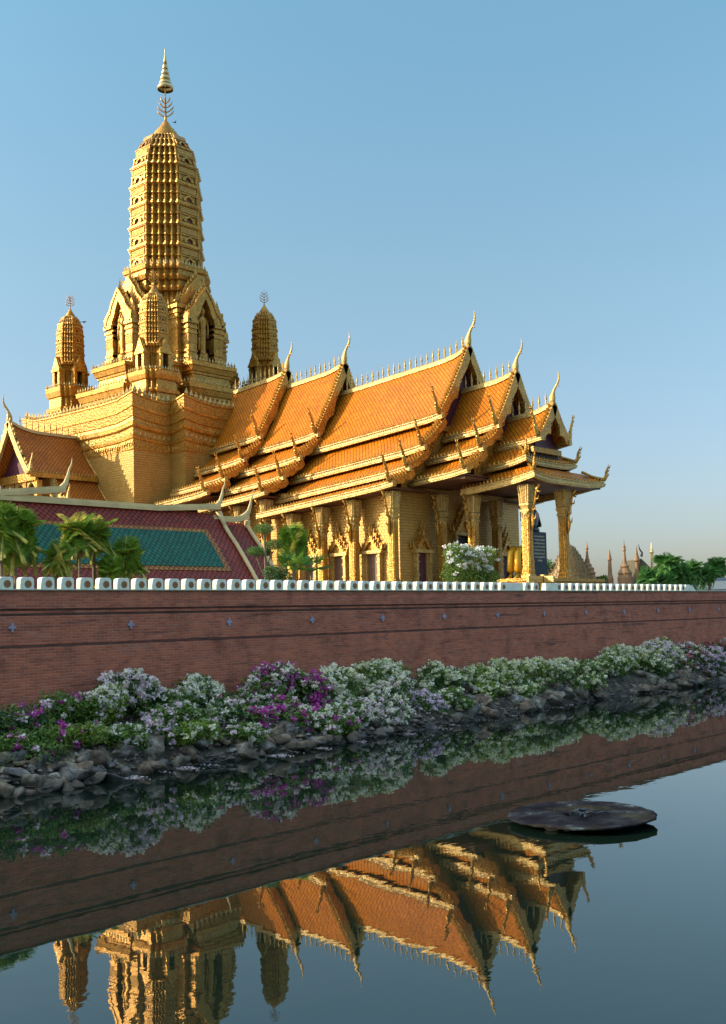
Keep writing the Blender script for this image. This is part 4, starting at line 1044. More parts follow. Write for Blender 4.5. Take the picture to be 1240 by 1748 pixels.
mb = MB(); mb.box(-20, 40.6, 43.4, 48.5, 4.8, 6.9); mb.build("wall", cream, lh)
mb = MB(); mb.prism([(43.4, 6.9), (48.5, 6.9), (46, 10.3)], lambda a, b, t: (38.6+t, a, b), 0, .25); mb.build("gable_wall", cream, lh)
def ridge(x0, x1, z, curl, name="ridge_beam"):
    mb = MB(); N = 14; rings = []
    for i in range(N+1):
        x = x0+(x1-x0)*i/N; up = curl*max(0, 1-(x1-x)/1.5)**2
        rings.append([(x, 46+a, z+up+b) for a, b in ((-.16, -.12), (-.16, .08), (-.09, .1), (-.09, .2), (.09, .2), (.09, .1), (.16, .08), (.16, -.12))])
    mb.loft(rings, cap0=True, cap1=True); mb.build(name, cream, lh)
    mb = MB()
    mb.sweep([(x1-.7, 46, z+.1), (x1-.2, 46, z+curl*.75+.12), (x1+.08, 46, z+curl+.3), (x1+.22, 46, z+curl+.72), (x1+.3, 46, z+curl+1.05), (x1+.42, 46, z+curl+1.3), (x1+.46, 46, z+curl+1.6)], [(.12, .12), (.17, .12), (.15, .1), (.09, .07), (.055, .05), (.04, .035), .008], (0, 1, 0), 8)
    mb.build("ridge_finial", cream, lh, True)
ridge(-20, 39.0, 10.66, .32); ridge(38.5, 41.1, 10.3, .26); ridge(-20, 29.2, 10.84, .42)
for x1, ysh, zb_, zt_ in ((38.98, 0, 6.0, 10.62), (41.25, .55, 6.9, 10.25)):
    mb = MB(); zz = [zt_+(zb_-zt_)*i/10 for i in range(11)]
    mb.sweep([(x1, prof_at(z)-.05+ysh, z+.07) for z in zz], [(.1, .13)]*11, (1, 0, 0), 8); mb.build("verge", cream, lh, True)
    mb = MB(); mb.sweep([(x1-.02, 46+ysh*.3, zt_+.1), (x1-.02, 45.75+ysh, zt_-.3), (x1, 45.4+ysh, zt_-.85)], [(.1, .22), (.1, .18), (.08, .1)], (1, 0, 0), 8); mb.build("verge_scroll", cream, lh, True)

push_back(_before, 1.18, 5.0)

# ------------------------------------------------------------------ porch contents
st = thing("inscribed_stele", (98.9, 64.3, 8), "dark blue stone block with pale lettering lines under the porch", "stele")
mb = MB(); mb.box(97.55, 100.2, 63.9, 65.2, 8.02, 13.25); bevel(mb.build("block", dark_blue, st), .05)
mb = MB()
for r_ in range(8):
    z = 12.75-r_*.37; x = 97.75
    if r_ == 7: x = 98.35
    mb.box(x, 99.78 if r_ < 7 else 99.25, 63.892, 63.9, z-.012, z+.012)
    while x < (99.75 if r_ < 7 else 99.2):
        w_ = random.uniform(.05, .15); h_ = random.uniform(.12, .2)
        mb.box(x, x+w_, 63.875, 63.9, z-h_*.5, z+h_*.5); 
        if random.random() < .35: mb.box(x, x+w_*.8, 63.88, 63.9, z+.14, z+.18)
        x += w_+random.uniform(.03, .06)
mb.build("lettering", text_cream, st)
bu = thing("dark_statue", (98.6, 64.6, 13.25), "dark bronze seated statue on the inscribed stone block, half behind the porch column", "statue")
mb = MB(); n = 16
S = [(13.25, 1.05, .6), (13.6, 1.1, .62), (13.75, .8, .55), (14.2, .85, .55), (14.9, 1.0, .55), (15.4, .95, .5), (15.65, .6, .4), (15.8, .3, .28), (16.0, .3, .3), (16.25, .42, .42), (16.6, .45, .45), (16.85, .3, .3), (16.95, .1, .1)]
mb.loft([[(98.55+a*math.cos(2*math.pi*i/n), 64.6+b*math.sin(2*math.pi*i/n), z) for i in range(n)] for z, a, b in S], cap0=True, cap1=True)
for sg in (-1, 1): mb.sweep([(98.55+sg*.9, 64.6, 15.3), (98.55+sg*1.08, 64.5, 14.6), (98.55+sg*.95, 64.2, 13.95), (98.55+sg*.3, 63.95, 13.85)], [.24, .22, .18, .12], (0, 1, 0), 8)
mb.build("figure", dark_bronze, bu, True)
gs = thing("seated_gold_statue", (94.2, 62.6, 8), "bright gold seated statue with one lowered leg, half hidden by the porch corner column", "statue")
def ov(cx, cy, z, a, b, n=14): return [(cx+a*math.cos(2*math.pi*i/n), cy+b*math.sin(2*math.pi*i/n), z) for i in range(n)]
mb = MB(); mb.box(93.6, 95.0, 62.1, 63.4, 8.02, 10.1); mb.build("seat", gold_relief, gs)
mb = MB(); bx_, by_ = 94.4, 62.6
mb.loft([ov(bx_, by_, 10.1, .75, .6), ov(bx_, by_, 10.6, .72, .6), ov(bx_, by_, 11.2, .5, .42), ov(bx_, by_, 12.0, .68, .45), ov(bx_, by_, 12.5, .6, .4), ov(bx_, by_, 12.7, .25, .24), ov(bx_, by_, 12.9, .2, .22), ov(bx_, by_, 13.1, .3, .33), ov(bx_, by_, 13.45, .31, .33), ov(bx_, by_, 13.75, .12, .12), ov(bx_, by_, 13.95, .02, .02)], cap0=True, cap1=True)
for dy in (-.3, .35):
    mb.sweep([(94.1, by_+dy, 10.7), (93.2, by_+dy*1.2, 11.0), (92.5, by_+dy*1.3, 11.05), (92.1, by_+dy*1.3, 10.7), (92.0, by_+dy*1.3, 9.8), (92.05, by_+dy*1.3, 8.95), (92.05, by_+dy*1.3, 8.65)], [.42, .42, .4, .38, .36, .44, .14], (0, 1, 0), 10)
    mb.sweep([(92.1, by_+dy*1.3, 8.65), (91.85, by_+dy*1.3, 8.25), (91.45, by_+dy*1.35, 8.15)], [.15, .14, .08], (0, 0, 1), 7)
    for q in range(5): mb.sweep([(91.5, by_+dy*1.35+(q-2)*.05, 8.14), (91.32, by_+dy*1.35+(q-2)*.055, 8.1)], [.035, .02], (0, 0, 1), 5)
mb.sweep([(94.1, 62.1, 12.3), (93.6, 62.0, 11.7), (93.1, 62.1, 11.5), (92.7, 62.2, 11.42)], [.2, .19, .14, .1], (0, 1, 0), 8)
for q in range(4): mb.sweep([(92.75, 62.13+q*.05, 11.44), (92.5, 62.11+q*.055, 11.36)], [.035, .02], (0, 0, 1), 5)
mb.build("figure", bright_gold, gs, True)
mb = MB(); mb.box(91.1, 92.6, 61.9, 63.3, 8.02, 8.12); mb.build("footrest", gold, gs)
# golden ornamented porch step rail by the wall
ps = thing("porch_rail", (89.2, 57.4, 6), "white and gold patterned rail corner at the foot of the porch column", "rail")
mb = MB(); mb.box(86.6, 89.4, 57.3, 57.6, 7.55, 8.15); mb.box(89.1, 89.4, 56.2, 57.3, 7.55, 8.15)
for x in (86.7, 89.1): mb.box(x, x+.3, 57.25, 57.65, 5., 8.3)
mb.build("frame", pale_gold, ps)

# ------------------------------------------------------------------ distant spires, gilt cone, gable
def lathe_thing(name, x, y, z, prof, mat, label, cat, group=None, n=14):
    t = thing(name, (x, y, 4.8), label, cat, group); 
    mb = MB(); mb.lathe([(r, zz) for r, zz in prof], n, (x, y, 0)); mb.build("body", mat, t)
    return t
lathe_thing("distant_spire", 202.2, 119, 0, [(1.9, 4.8), (1.9, 11), (1.7, 11.6), (1.5, 12), (1.75, 12.3), (1.3, 12.9), (1.45, 13.3), (.9, 13.8), (.95, 14.1), (.55, 14.5), (.5, 15.3), (.35, 15.4), (.2, 17.3), (.4, 17.5), (.2, 17.9), (.02, 19.1)], terracotta, "squat terracotta spire nearest the porch, far behind the wall", "spire", "distant terracotta spires")
lathe_thing("distant_spire", 205.4, 115.5, 0, [(.7, 4.8), (.7, 11), (.45, 12.), (.35, 14.9), (.5, 15.1), (.4, 15.5), (.05, 17.3)], terracotta, "thinnest terracotta spire, a plain pole between two stepped ones", "spire", "distant terracotta spires")
lathe_thing("distant_spire", 207.6, 113.2, 0, [(1.6, 4.8), (1.6, 11.2), (1.4, 11.8), (1.55, 12.2), (1.1, 12.9), (.8, 13.3), (1., 13.6), (.5, 14.2), (.3, 16.0), (.25, 16.8), (.4, 17.0), (.3, 17.5), (.35, 17.8), (.12, 18.2), (.02, 19.5)], terracotta, "tallest stepped terracotta spire beyond the wall", "spire", "distant terracotta spires")
lathe_thing("distant_spire", 209.2, 111.2, 0, [(.4, 4.8), (.4, 14.5), (.75, 14.8), (.35, 16.), (.03, 18.0)], terracotta, "terracotta spire with a conical head beside the far gable", "spire", "distant terracotta spires")
lathe_thing("distant_spire", 211.6, 108.9, 0, [(.3, 4.8), (.3, 16.2), (.5, 16.5), (.2, 17.2), (.02, 18.8)], silver, "pale grey spire tip just above the far palms", "spire", "distant terracotta spires")
ct = thing("gilt_stupa", (199.6, 121.8, 4.8), "broad gilt stupa covered in rows of niches, seen far off between the porch columns", "stupa")
mb = MB(); pr = []
for i in range(12):
    t = i/12; r = 5.5*(1-t)**.78*(1.0)+.15; z = 9+t*9.6
    pr += [(r+.25, z), (r+.25, z+.25), (r, z+.3)]
mb.lathe([(5.9, 4.8), (5.9, 9)]+pr+[(.25, 18.6), (.02, 19.6)], 20, (199.6, 121.8, 0)); mb.build("body", spire_gold, ct)
mb = MB()
for i in range(11):
    t = i/12; r = 5.5*(1-t)**.78+.16; z = 9.35+t*9.6; m = max(6, int(r*6))
    for k in range(m):
        a = 2*math.pi*k/m; mb.prism([(-.16, 0), (.16, 0), (.16, .32), (0, .5), (-.16, .32)], lambda p, q, o: (199.6+(r+o)*math.cos(a)-p*math.sin(a), 121.8+(r+o)*math.sin(a)+p*math.cos(a), z+q), -.1, .015)
mb.build("niche_rows", niche_brown, ct)
fg = thing("far_pavilion", (209.6, 110.2, 4.8), "far dark-gabled pavilion with one black curved finial beside the palms", "pavilion")
mb = MB(); 
mb.loft([[(208.9+o*.7, 111.6+o*.7, 4.8), (208.9+o*.7, 111.6+o*.7, 9.5), (209.7+o*.7, 110.4+o*.7, 15.2), (211.6+o*.7, 108.0+o*.7, 12.0), (211.6+o*.7, 108+o*.7, 4.8)] for o in (0, 14)], cap0=True, cap1=True); mb.build("roof", plain("far_roof", (.08, .07, .035), .8), fg)
mb = MB(); mb.sweep([(209.7, 110.4, 15.6), (209.8, 110.2, 16.4), (209.5, 110.6, 17.2), (209.3, 110.8, 18.4)], [.35, .2, .15, .02], (.7, .7, 0), 6); mb.build("chofa_finial", dark_bronze, fg)

# ------------------------------------------------------------------ vegetation helpers
rng = random.Random(5)
def rand_dir():
    z = rng.uniform(-1, 1); a = rng.uniform(0, 2*math.pi); r = math.sqrt(1-z*z); return Vector((r*math.cos(a), r*math.sin(a), z))
def add_leaf(mb, p, sz, up=.35, mi=0, asp=.55):
    d = rand_dir(); d.z = d.z*.6+up*rng.random(); d.normalize(); s_ = d.cross(rand_dir()).normalized(); 
    L = sz*rng.uniform(.7, 1.3); W = L*asp*.5; nrm = d.cross(s_)*L*.12
    mb.add([p, p+d*L*.5+s_*W+nrm, p+d*L, p+d*L*.5-s_*W+nrm], [(0, 1, 2, 3)], mi)
def blob_pts(blobs, n, shell=.45):
    vol = [b[3]*b[4]*b[5] for b in blobs]; out = []
    for _ in range(n):
        b = rng.choices(blobs, vol)[0]; d = rand_dir(); r = rng.random()**shell
        out.append((Vector((b[0]+d.x*b[3]*r, b[1]+d.y*b[4]*r, b[2]+d.z*b[5]*r)), d, r))
    return out
def flower_clump(mb, p, r, n, sz, mis):
    m0 = rng.choice(mis)
    for _ in range(n):
        d = rand_dir(); q = p+Vector((d.x*r, d.y*r, d.z*r*.75))*rng.random()**.5
        m = m0 if rng.random() < .8 else rng.choice(mis)
        for _k in range(2): add_leaf(mb, q, sz, .2, m, .95)

# ------------------------------------------------------------------ bougainvillea along the bank
bgp = "flowering bushes along the foot of the brick wall"
W_, P_, M_, L_, C_, D_ = range(6)
BUSH = [ # x, y, z, rx, rz, flower kinds, clumps, leaf mat, label
 (18.3, 31.0, 1.75, .9, .65, [M_, M_, P_], 9, leaf_dark, "dark leafy bush with a few magenta sprays at the far left end of the bank"),
 (20.0, 31.6, 2.15, .9, .6, [M_, P_, W_], 12, leaf_mid, "green bush with loose purple-pink sprays, second from the left end of the bank"),
 (21.3, 31.5, 2.3, .65, .6, [W_, P_, W_], 26, leaf_lime, "lime-leaved bush with blush white heads beside the tallest pale pink bush"),
 (22.9, 32.0, 2.5, .95, .75, [P_, P_, W_], 62, leaf_dark, "tallest pale pink and white bush in the left part of the bank"),
 (22.7, 30.4, 1.45, .6, .5, [P_, P_, L_], 24, leaf_mid, "low pale pink bush trailing over the rocks below the tallest pale pink bush"),
 (24.6, 31.9, 2.1, .7, .4, [W_, P_], 16, leaf_mid, "small white-dotted bush between two fuller white bushes on the left bank"),
 (25.8, 31.9, 2.3, .75, .6, [W_], 40, leaf_dark, "rounded bush of dense pure white heads right of the tall pale pink bush"),
 (27.2, 31.5, 1.75, .8, .5, [P_, W_, D_], 26, leaf_dark, "sparse bush of mixed blush and white sprays over dark stems"),
 (27.7, 30.6, 1.15, .75, .5, [M_, M_, P_], 26, leaf_dark, "low deep magenta bush hanging over the rocks left of the big white cascade"),
 (28.7, 31.9, 2.05, .75, .55, [W_, P_, M_], 28, leaf_mid, "bush of white heads tipped with pink against the bricks, above the low magenta bush"),
 (30.2, 32.0, 2.5, .85, .55, [M_, W_, W_], 40, leaf_mid, "bush of white heads with a magenta crown, topmost left of the big white cascade"),
 (31.1, 31.3, 1.75, .65, .85, [M_, M_, W_], 40, leaf_dark, "deepest magenta bush, touching the big white cascade"),
 (32.6, 31.5, 1.85, 1.0, .85, [W_, W_, C_], 75, leaf_mid, "big cascade of white bougainvillea spilling towards the water"),
 (34.0, 30.3, .95, 1.2, .75, [W_, W_, P_], 60, leaf_dark, "lowest white bush, reaching the waterline below the big white cascade"),
 (36.0, 31.9, 2.2, 1.4, .7, [W_, C_, W_], 60, leaf_mid, "broad leafy bush with scattered white heads right of the big white cascade"),
 (37.6, 30.6, .9, .8, .55, [L_, P_, L_], 30, leaf_dark, "trailing lilac bush hanging to the water right of the lowest white bush"),
 (39.6, 31.9, 1.95, 1.2, .6, [W_, C_], 45, leaf_dark, "white-flowered bush ending at the gap of bare bank in the middle"),
 (44.0, 31.8, 1.75, 1.2, .75, [C_, C_, W_], 60, leaf_lime, "creamy yellow-white bush just right of the bare gap in the bank"),
 (47.3, 31.9, 1.75, 1.5, .7, [C_, W_], 70, leaf_lime, "long creamy bush in the middle of the right bank"),
 (50.3, 31.9, 1.6, 1.5, .65, [C_, W_], 62, leaf_mid, "greenish white bush following the long creamy bush"),
 (54.2, 32.1, 1.75, 1.5, .45, [W_, C_], 34, leaf_mid, "thin white-dotted bush with bare rocks under it"),
 (58.8, 32.1, 1.95, 2.0, .75, [W_, C_, W_], 75, leaf_lime, "full white bush rising towards the tall leafy bush at right"),
 (62.8, 32.1, 2.2, 1.9, 1.05, [W_, C_, L_], 85, leaf_lime, "tallest leafy white bush of the right bank, with yellow-green tips"),
 (65.8, 31.9, 1.6, 1.5, .95, [W_, P_, D_], 60, leaf_dark, "dark bush with white and dusty pink sprays beside the tall leafy bush at right"),
 (68.2, 31.5, 1.1, 1.3, .95, [L_, L_, P_], 62, leaf_dark, "lilac-pink bush cascading to the water near the right edge"),
 (71.2, 32.2, 1.9, 1.7, .8, [D_, D_, P_], 60, leaf_mid, "dusty red bush against the bricks at the far right end"),
 (24.6, 30.9, 1.5, .75, .45, [W_, P_], 16, leaf_mid, "low leafy bush with a few white heads on the rocks under the small white-dotted bush"),
 (26.2, 31.0, 1.55, .8, .45, [P_, W_, P_], 20, leaf_dark, "low blush bush on the rocks under the dense pure white bush"),
 (29.2, 30.9, 1.3, .8, .6, [W_, P_, M_], 30, leaf_mid, "low mixed pink and white bush right of the hanging magenta bush"),
 (29.5, 30.2, .95, .8, .5, [W_, M_, W_], 26, leaf_mid, "lowest pink and white bush on the rocks right of the hanging magenta bush"),
 (31.9, 30.3, .95, .9, .6, [W_, W_, P_], 34, leaf_mid, "low white bush below the deepest magenta bush"),
 (39.2, 30.9, 1.15, .9, .45, [W_, C_], 18, leaf_mid, "small white bush on the rocks right of the trailing lilac bush"),
 (17.5, 30.1, 1.3, .9, .4, [M_, P_], 4, leaf_mid, "low leafy bush over the boulders at the far left, almost without flowers"),
 (19.3, 30.3, 1.35, .9, .42, [P_, M_], 5, leaf_lime, "low bright green bush right of the pale boulder, below the purplish sprays"),
 (21.2, 30.2, 1.2, .8, .38, [P_, W_], 9, leaf_mid, "small green bush with few pale heads, left of the trailing pale pink bush"),
 (24.0, 30.1, 1.05, .75, .38, [W_, C_], 10, leaf_lime, "lime-green tuft low on the rocks right of the trailing pale pink bush"),
 (26.2, 29.9, .85, .7, .36, [W_, P_], 11, leaf_mid, "loose green bush with white heads near the water, left of the magenta sprays"),
 (30.6, 29.8, .75, .7, .4, [W_, P_, M_], 16, leaf_mid, "small mixed bush nearest the water below the deep magenta bush"),
 (42.9, 31.3, 1.25, .9, .35, [C_, W_], 14, leaf_lime, "small creamy bush in front of the bare gap, left of the creamy yellow-white bush"),
 (46.2, 31.2, 1.1, 1.0, .38, [C_, W_], 18, leaf_mid, "low creamy bush on the rocks in front of the long creamy bush"),
 (52.2, 31.3, 1.1, 1.1, .36, [W_, C_], 18, leaf_mid, "low white dotted bush on rocks before the greenish white bush"),
 (35.2, 31.0, 1.3, 1.0, .75, [W_, P_, W_], 44, leaf_dark, "dark-leaved white bush wedged beside the lowest white bush, under the broad leafy one"),
 (41.6, 32.3, 1.95, .9, .35, [W_], 9, leaf_mid, "small green tuft with few white heads in the gap of bare bank"),
 (60.9, 31.6, 1.4, 1.2, .5, [W_, C_], 28, leaf_dark, "low white bush at the foot of the tall leafy bush at right"),
 (56.3, 31.9, 1.65, 1.3, .5, [W_, C_], 30, leaf_mid, "greenish bush with scattered white between the thin bush and the full white bush"),
 (75.5, 32.2, 1.7, 2.0, .8, [D_, P_], 46, leaf_mid, "last reddish bush of the row, cut by the right edge"),
]
for (x, y, z, rx, rz, fk, nc, lm, lb) in BUSH:
    zb = bank_z(x, y); rx *= 1.5; rz *= 1.38; z -= .15; y -= .25
    t = thing("bougainvillea", (x, y, zb), lb, "flowering bush", bgp)
    blobs = []
    for _ in range(10):
        blobs.append((x+rng.uniform(-.6, .6)*rx, y+rng.uniform(-.35, .3), z+rng.uniform(-.45, .45)*rz, rx*rng.uniform(.36, .6), .6*rng.uniform(.7, 1.1), rz*rng.uniform(.4, .65)))
    blobs.append((x, y, (z+zb)/2, rx*.7, .5, max(.3, (z-zb)*.6)))
    mb = MB()
    for p, d, r in blob_pts(blobs, int(2000+1300*rx)):
        add_leaf(mb, p, .15, .3, 1 if rng.random() < .22 else 0)
    mb.build("foliage", [lm, leaf_lime if lm is not leaf_lime else leaf_mid], t)
    mb = MB(); nc = int(nc*2.6); hit = blob_pts(blobs, nc*3, .12); hit.sort(key=lambda h: -(h[1].z*.8-h[1].y*.5-h[1].x*.3+rng.random()*1.1))
    for p, d, r in hit[:int(nc*1.15)]: flower_clump(mb, p, rng.uniform(.07, .2), rng.randint(9, 20), .1, fk)
    mb.build("blossoms", FM, t)
    mb = MB()
    for _ in range(5):
        b = rng.choice(blobs); mb.sweep([(x+rng.uniform(-.2, .2), y, zb-.1), ((x+b[0])/2+rng.uniform(-.1, .1), (y+b[1])/2, (zb+b[2])/2), (b[0], b[1], b[2])], [.035, .025, .012], (0, 1, 0), 5)
    mb.build("stem", bark, t)

# ------------------------------------------------------------------ rocks
import bmesh
from mathutils import noise as mnoise
rmesh = []
for k in range(9):
    bm = bmesh.new(); bmesh.ops.create_icosphere(bm, subdivisions=3, radius=1.0)
    off = Vector((k*7.3, k*3.1, k*1.7)); sx_, sy_, sz_ = rng.uniform(.9, 1.25), rng.uniform(.7, 1.), rng.uniform(.5, .75)
    cuts = [(rand_dir(), rng.uniform(.42, .78)) for _ in range(13)]
    for v in bm.verts:
        p = v.co.copy()
        for n_, d_ in cuts:      # broken, faceted faces
            q = p.dot(n_)-d_
            if q > 0: p -= n_*q*.93
        p *= 1+.18*mnoise.noise(p*1.6+off)+.09*mnoise.noise(p*3.6+off)
        v.co = Vector((p.x*sx_, p.y*sy_, p.z*sz_))
    me = bpy.data.meshes.new("rock"); bm.to_mesh(me); bm.free(); me.materials.append((rock_a, rock_b, rock_c)[k % 3])
    me.polygons.foreach_set('use_smooth', [True]*len(me.polygons)); rmesh.append(me)
RN = ("grey weathered rock in the loose bank between bushes and water", "brown weathered rock in the loose bank between bushes and water", "blue-grey slate rock in the loose bank between bushes and water")
def rock(x, y, r, k=None, lb=None, sink=.2, zadd=0.):
    k = rng.randrange(9) if k is None else k
    o = bpy.data.objects.new("rock", rmesh[k]); col.objects.link(o)
    o.location = (x, y, max(-.05, bank_z(x, y))-r*sink+r*.3+zadd); o.scale = (r*rng.uniform(.85, 1.25), r*rng.uniform(.8, 1.1), r*rng.uniform(.7, 1.05))
    o.rotation_euler = (rng.uniform(-.4, .4), rng.uniform(-.4, .4), rng.uniform(0, 6.28))
    if lb: tag(o, lb, "rock")
    else: tag(o, RN[k % 3], "rock", ("grey", "brown", "slate")[k % 3]+" rocks of the bank")
for (x, y, r, k, lb) in ((16.9, 28.5, .52, 6, "large dark boulder at the waterline, lower left corner of the bank"), (18.0, 28.1, .38, 1, "tan lichen-covered boulder at the waterline, second from the left"),
                         (17.6, 29.2, .5, 2, "smooth pale blue-grey boulder above the waterline boulders at left"), (19.4, 29.3, .5, 3, "long flat pale rock lying beside the blue-grey boulder"),
                         (19.6, 28.4, .5, 8, "black wet boulder at the waterline right of the tan boulder"), (22.3, 29.9, .7, 0, "widest whitish rock slab under the tall pale pink bush"),
                         (30.0, 29.0, .55, 7, "dark angular rock at the water left of the lowest white bush")):
    rock(x, y, r, k, lb, .15)
n = 0
while n < 288:
    u = rng.random(); x = 14.2*(80/14.2)**u
    t = rng.random()**1.35; w0 = wline(x); y = w0+.02+t*1.9
    if 32.4 < x < 37.0 and t > .35: continue
    rr = rng.uniform(.2, .5)*(1.3-.5*t)*(1 if x < 40 else 1.3)
    rock(x, y, rr, None, None, .2); n += 1
mb = MB()
for _ in range(4200):
    x = 13*(85/13)**rng.random(); y = wline(x)-.05+rng.random()**1.5*3.2; r = rng.uniform(.04, .1)*(1+1.6*rng.random()**3); z = bank_z(x, y)
    c_ = Vector((x, y, z+r*.3)); vs = [c_+Vector((a*r*rng.uniform(.7, 1.2), b*r*rng.uniform(.7, 1.2), c*r*rng.uniform(.5, .8))) for a, b, c in ((1, 0, 0), (0, 1, 0), (-1, 0, 0), (0, -1, 0), (0, 0, 1), (0, 0, -1))]
    mb.add(vs, [(0, 1, 4), (1, 2, 4), (2, 3, 4), (3, 0, 4), (1, 0, 5), (2, 1, 5), (3, 2, 5), (0, 3, 5)], rng.randrange(3))
tag(mb.build("rubble", [rock_a, rock_b, rock_c], loc=(0, 30, 0)), "small loose rubble filling the bank between the rocks", "rubble", None, 'stuff')
mb = MB()
for _ in range(9000):
    x = 14*(80/14)**rng.random(); t = rng.random(); 
    dens = .95 if x < 21.5 else (.3 if rng.random() < .4 else .12)
    if t < .42 and x > 19.5: continue
    if rng.random() > dens or mnoise.noise(Vector((x*.9, t*3, 1))) < -.1: continue
    y = wline(x)+.7+t*(32.9-wline(x)-.7); add_leaf(mb, Vector((x, y, bank_z(x, y)+rng.uniform(0, .4))), .13, .6, rng.randrange(3))
tag(mb.build("ground_cover", [leaf_mid, leaf_dark, leaf_lime], loc=(0, 31, 0)), "low green ground cover on the bank under the bushes", "ground cover", None, 'stuff')
mb = MB()
for _ in range(4200):
    x = rng.choice((rng.uniform(24, 29), rng.uniform(28, 38), rng.uniform(20, 24), rng.uniform(40, 60))); y = wline(x)-abs(rng.gauss(0, .4))-.02
    if mnoise.noise(Vector((x*1.3, 0, 3))) < .02+.2*rng.random(): continue
    p = Vector((x, y, .008+rng.random()*.01)); s_ = rng.uniform(.02, .045); a = rng.random()*6.28
    mb.add([p+Vector((math.cos(a+q)*s_, math.sin(a+q)*s_, rng.uniform(0, .012))) for q in (0, 1.57, 3.14, 4.71)], [(0, 1, 2, 3)], rng.randrange(3))
tag(mb.build("fallen_petals", [FM[0], FM[3], FM[1]], loc=(0, 29, 0)), "pale fallen petals drifting along the waterline", "petals", None, 'stuff')

# ------------------------------------------------------------------ palms, topiary, shrubs behind the wall
def frond_mesh(name, L, arch, n, ll, mats, droop=.5):
    mb = MB(); pts = []
    for i in range(n+1):
        t = i/n; a = arch*t*t; pts.append(Vector((L*(t-.25*arch*t*t), 0, L*(.55*t-.75*arch*t*t*.8))))
    mb.sweep(pts, [.03*(1-.8*i/n) for i in range(n+1)], (0, 1, 0), 4, 1)
    for i in range(2, n+1):
        t = i/n; p = pts[i]; tg = (pts[i]-pts[i-1]).normalized(); l = ll*(math.sin(math.pi*min(1, .12+t*.86))**.7)
        for sg in (-1, 1):
            for q in (0, .5):
                pp_ = p-tg*q*L/n
                d = (tg*.75+Vector((0, sg, .25+rng.uniform(-.15, .15)))).normalized(); e = pp_+d*l*.6; f = pp_+d*l+Vector((0, 0, -droop*l*rng.uniform(.3, .6)))
                wv = tg*l*.042
                mb.add([pp_-wv*.6, pp_+wv*.6, e+wv, f, e-wv], [(0, 1, 2, 3, 4)], 0)
    me = mb.build(name, mats); m = me.data; bpy.data.objects.remove(me); return m
FR = {}
for key, mats in (("green", [leaf_palm, leaf_yel]), ("yellow", [leaf_yel, leaf_palm]), ("far", [leaf_far, leaf_far])):
    FR[key] = [frond_mesh("frond", 1.0, ar, 22, .38, mats, .3) for ar in (.22, .45, .75)]
    for m in FR[key]:
        for v in m.vertices: v.co = v.co
def palm(x, y, zb, zc, L, nf, key, lb, cat="palm", grp=None, yel=0, trunk_r=.07, up=(.15, 1.05)):
    t = thing("palm_tree", (x, y, zb), lb, cat, grp)
    mb = MB(); lean = rng.uniform(-.15, .15)
    H = zc-zb; mb.sweep([(x, y, zb), (x+lean*.4, y, zb+H*.4), (x+lean*.2, y, zb+H*.75), (x, y, zc)], [trunk_r*1.4, trunk_r*1.1, trunk_r, trunk_r*.8], (0, 1, 0), 8)
    mb.build("trunk", bark, t)
    for i in range(nf):
        k = "yellow" if i < yel else key
        o = bpy.data.objects.new("frond", rng.choice(FR[k])); col.objects.link(o); o.parent = t
        o.location = (0, 0, H); s = 1.62*L*rng.uniform(.8, 1.15); o.scale = (s, s, s)
        o.rotation_euler = (rng.uniform(-.3, .3), -rng.uniform(*up)+.1, i*2.4+rng.uniform(-.3, .3))
    return t
_before = set(bpy.data.objects)
pgn = "palms between the wall and the low maroon-roofed building"
palm(20.9, 37.2, 4.8, 7.9, 1.35, 13, "green", "broad dark palm at the left frame edge", grp=pgn, up=(.1, 1.25))
palm(21.7, 37.6, 4.8, 7.6, 1.7, 14, "green", "tallest full palm near the left edge, bright upper fronds", grp=pgn, up=(.1, 1.3))
palm(22.9, 36.6, 4.8, 6.9, 1.0, 10, "green", "short palm with yellowed fronds low over the white blocks", grp=pgn, yel=4)
palm(24.3, 37.2, 4.8, 7.75, 1.35, 12, "green", "bright palm with a bare pale stem left of the teal tiles", grp=pgn, yel=3, trunk_r=.05)
palm(25.1, 37.4, 4.8, 7.7, 1.5, 11, "green", "palm whose pale frond sweeps up to the right over the maroon tiles", grp=pgn, yel=2)
palm(26.3, 36.8, 4.8, 6.8, 1.3, 12, "green", "feathery palm farthest right in front of the teal tiles", grp=pgn)
palm(25.2, 36.4, 4.8, 6.5, .95, 10, "green", "low bushy palm just above the blocks, below the bright palm", grp=pgn)
palm(36.7, 37.8, 4.8, 8.0, 1.35, 13, "green", "upright palm before the sunlit hall columns", grp=pgn, yel=2, up=(.4, 1.4))
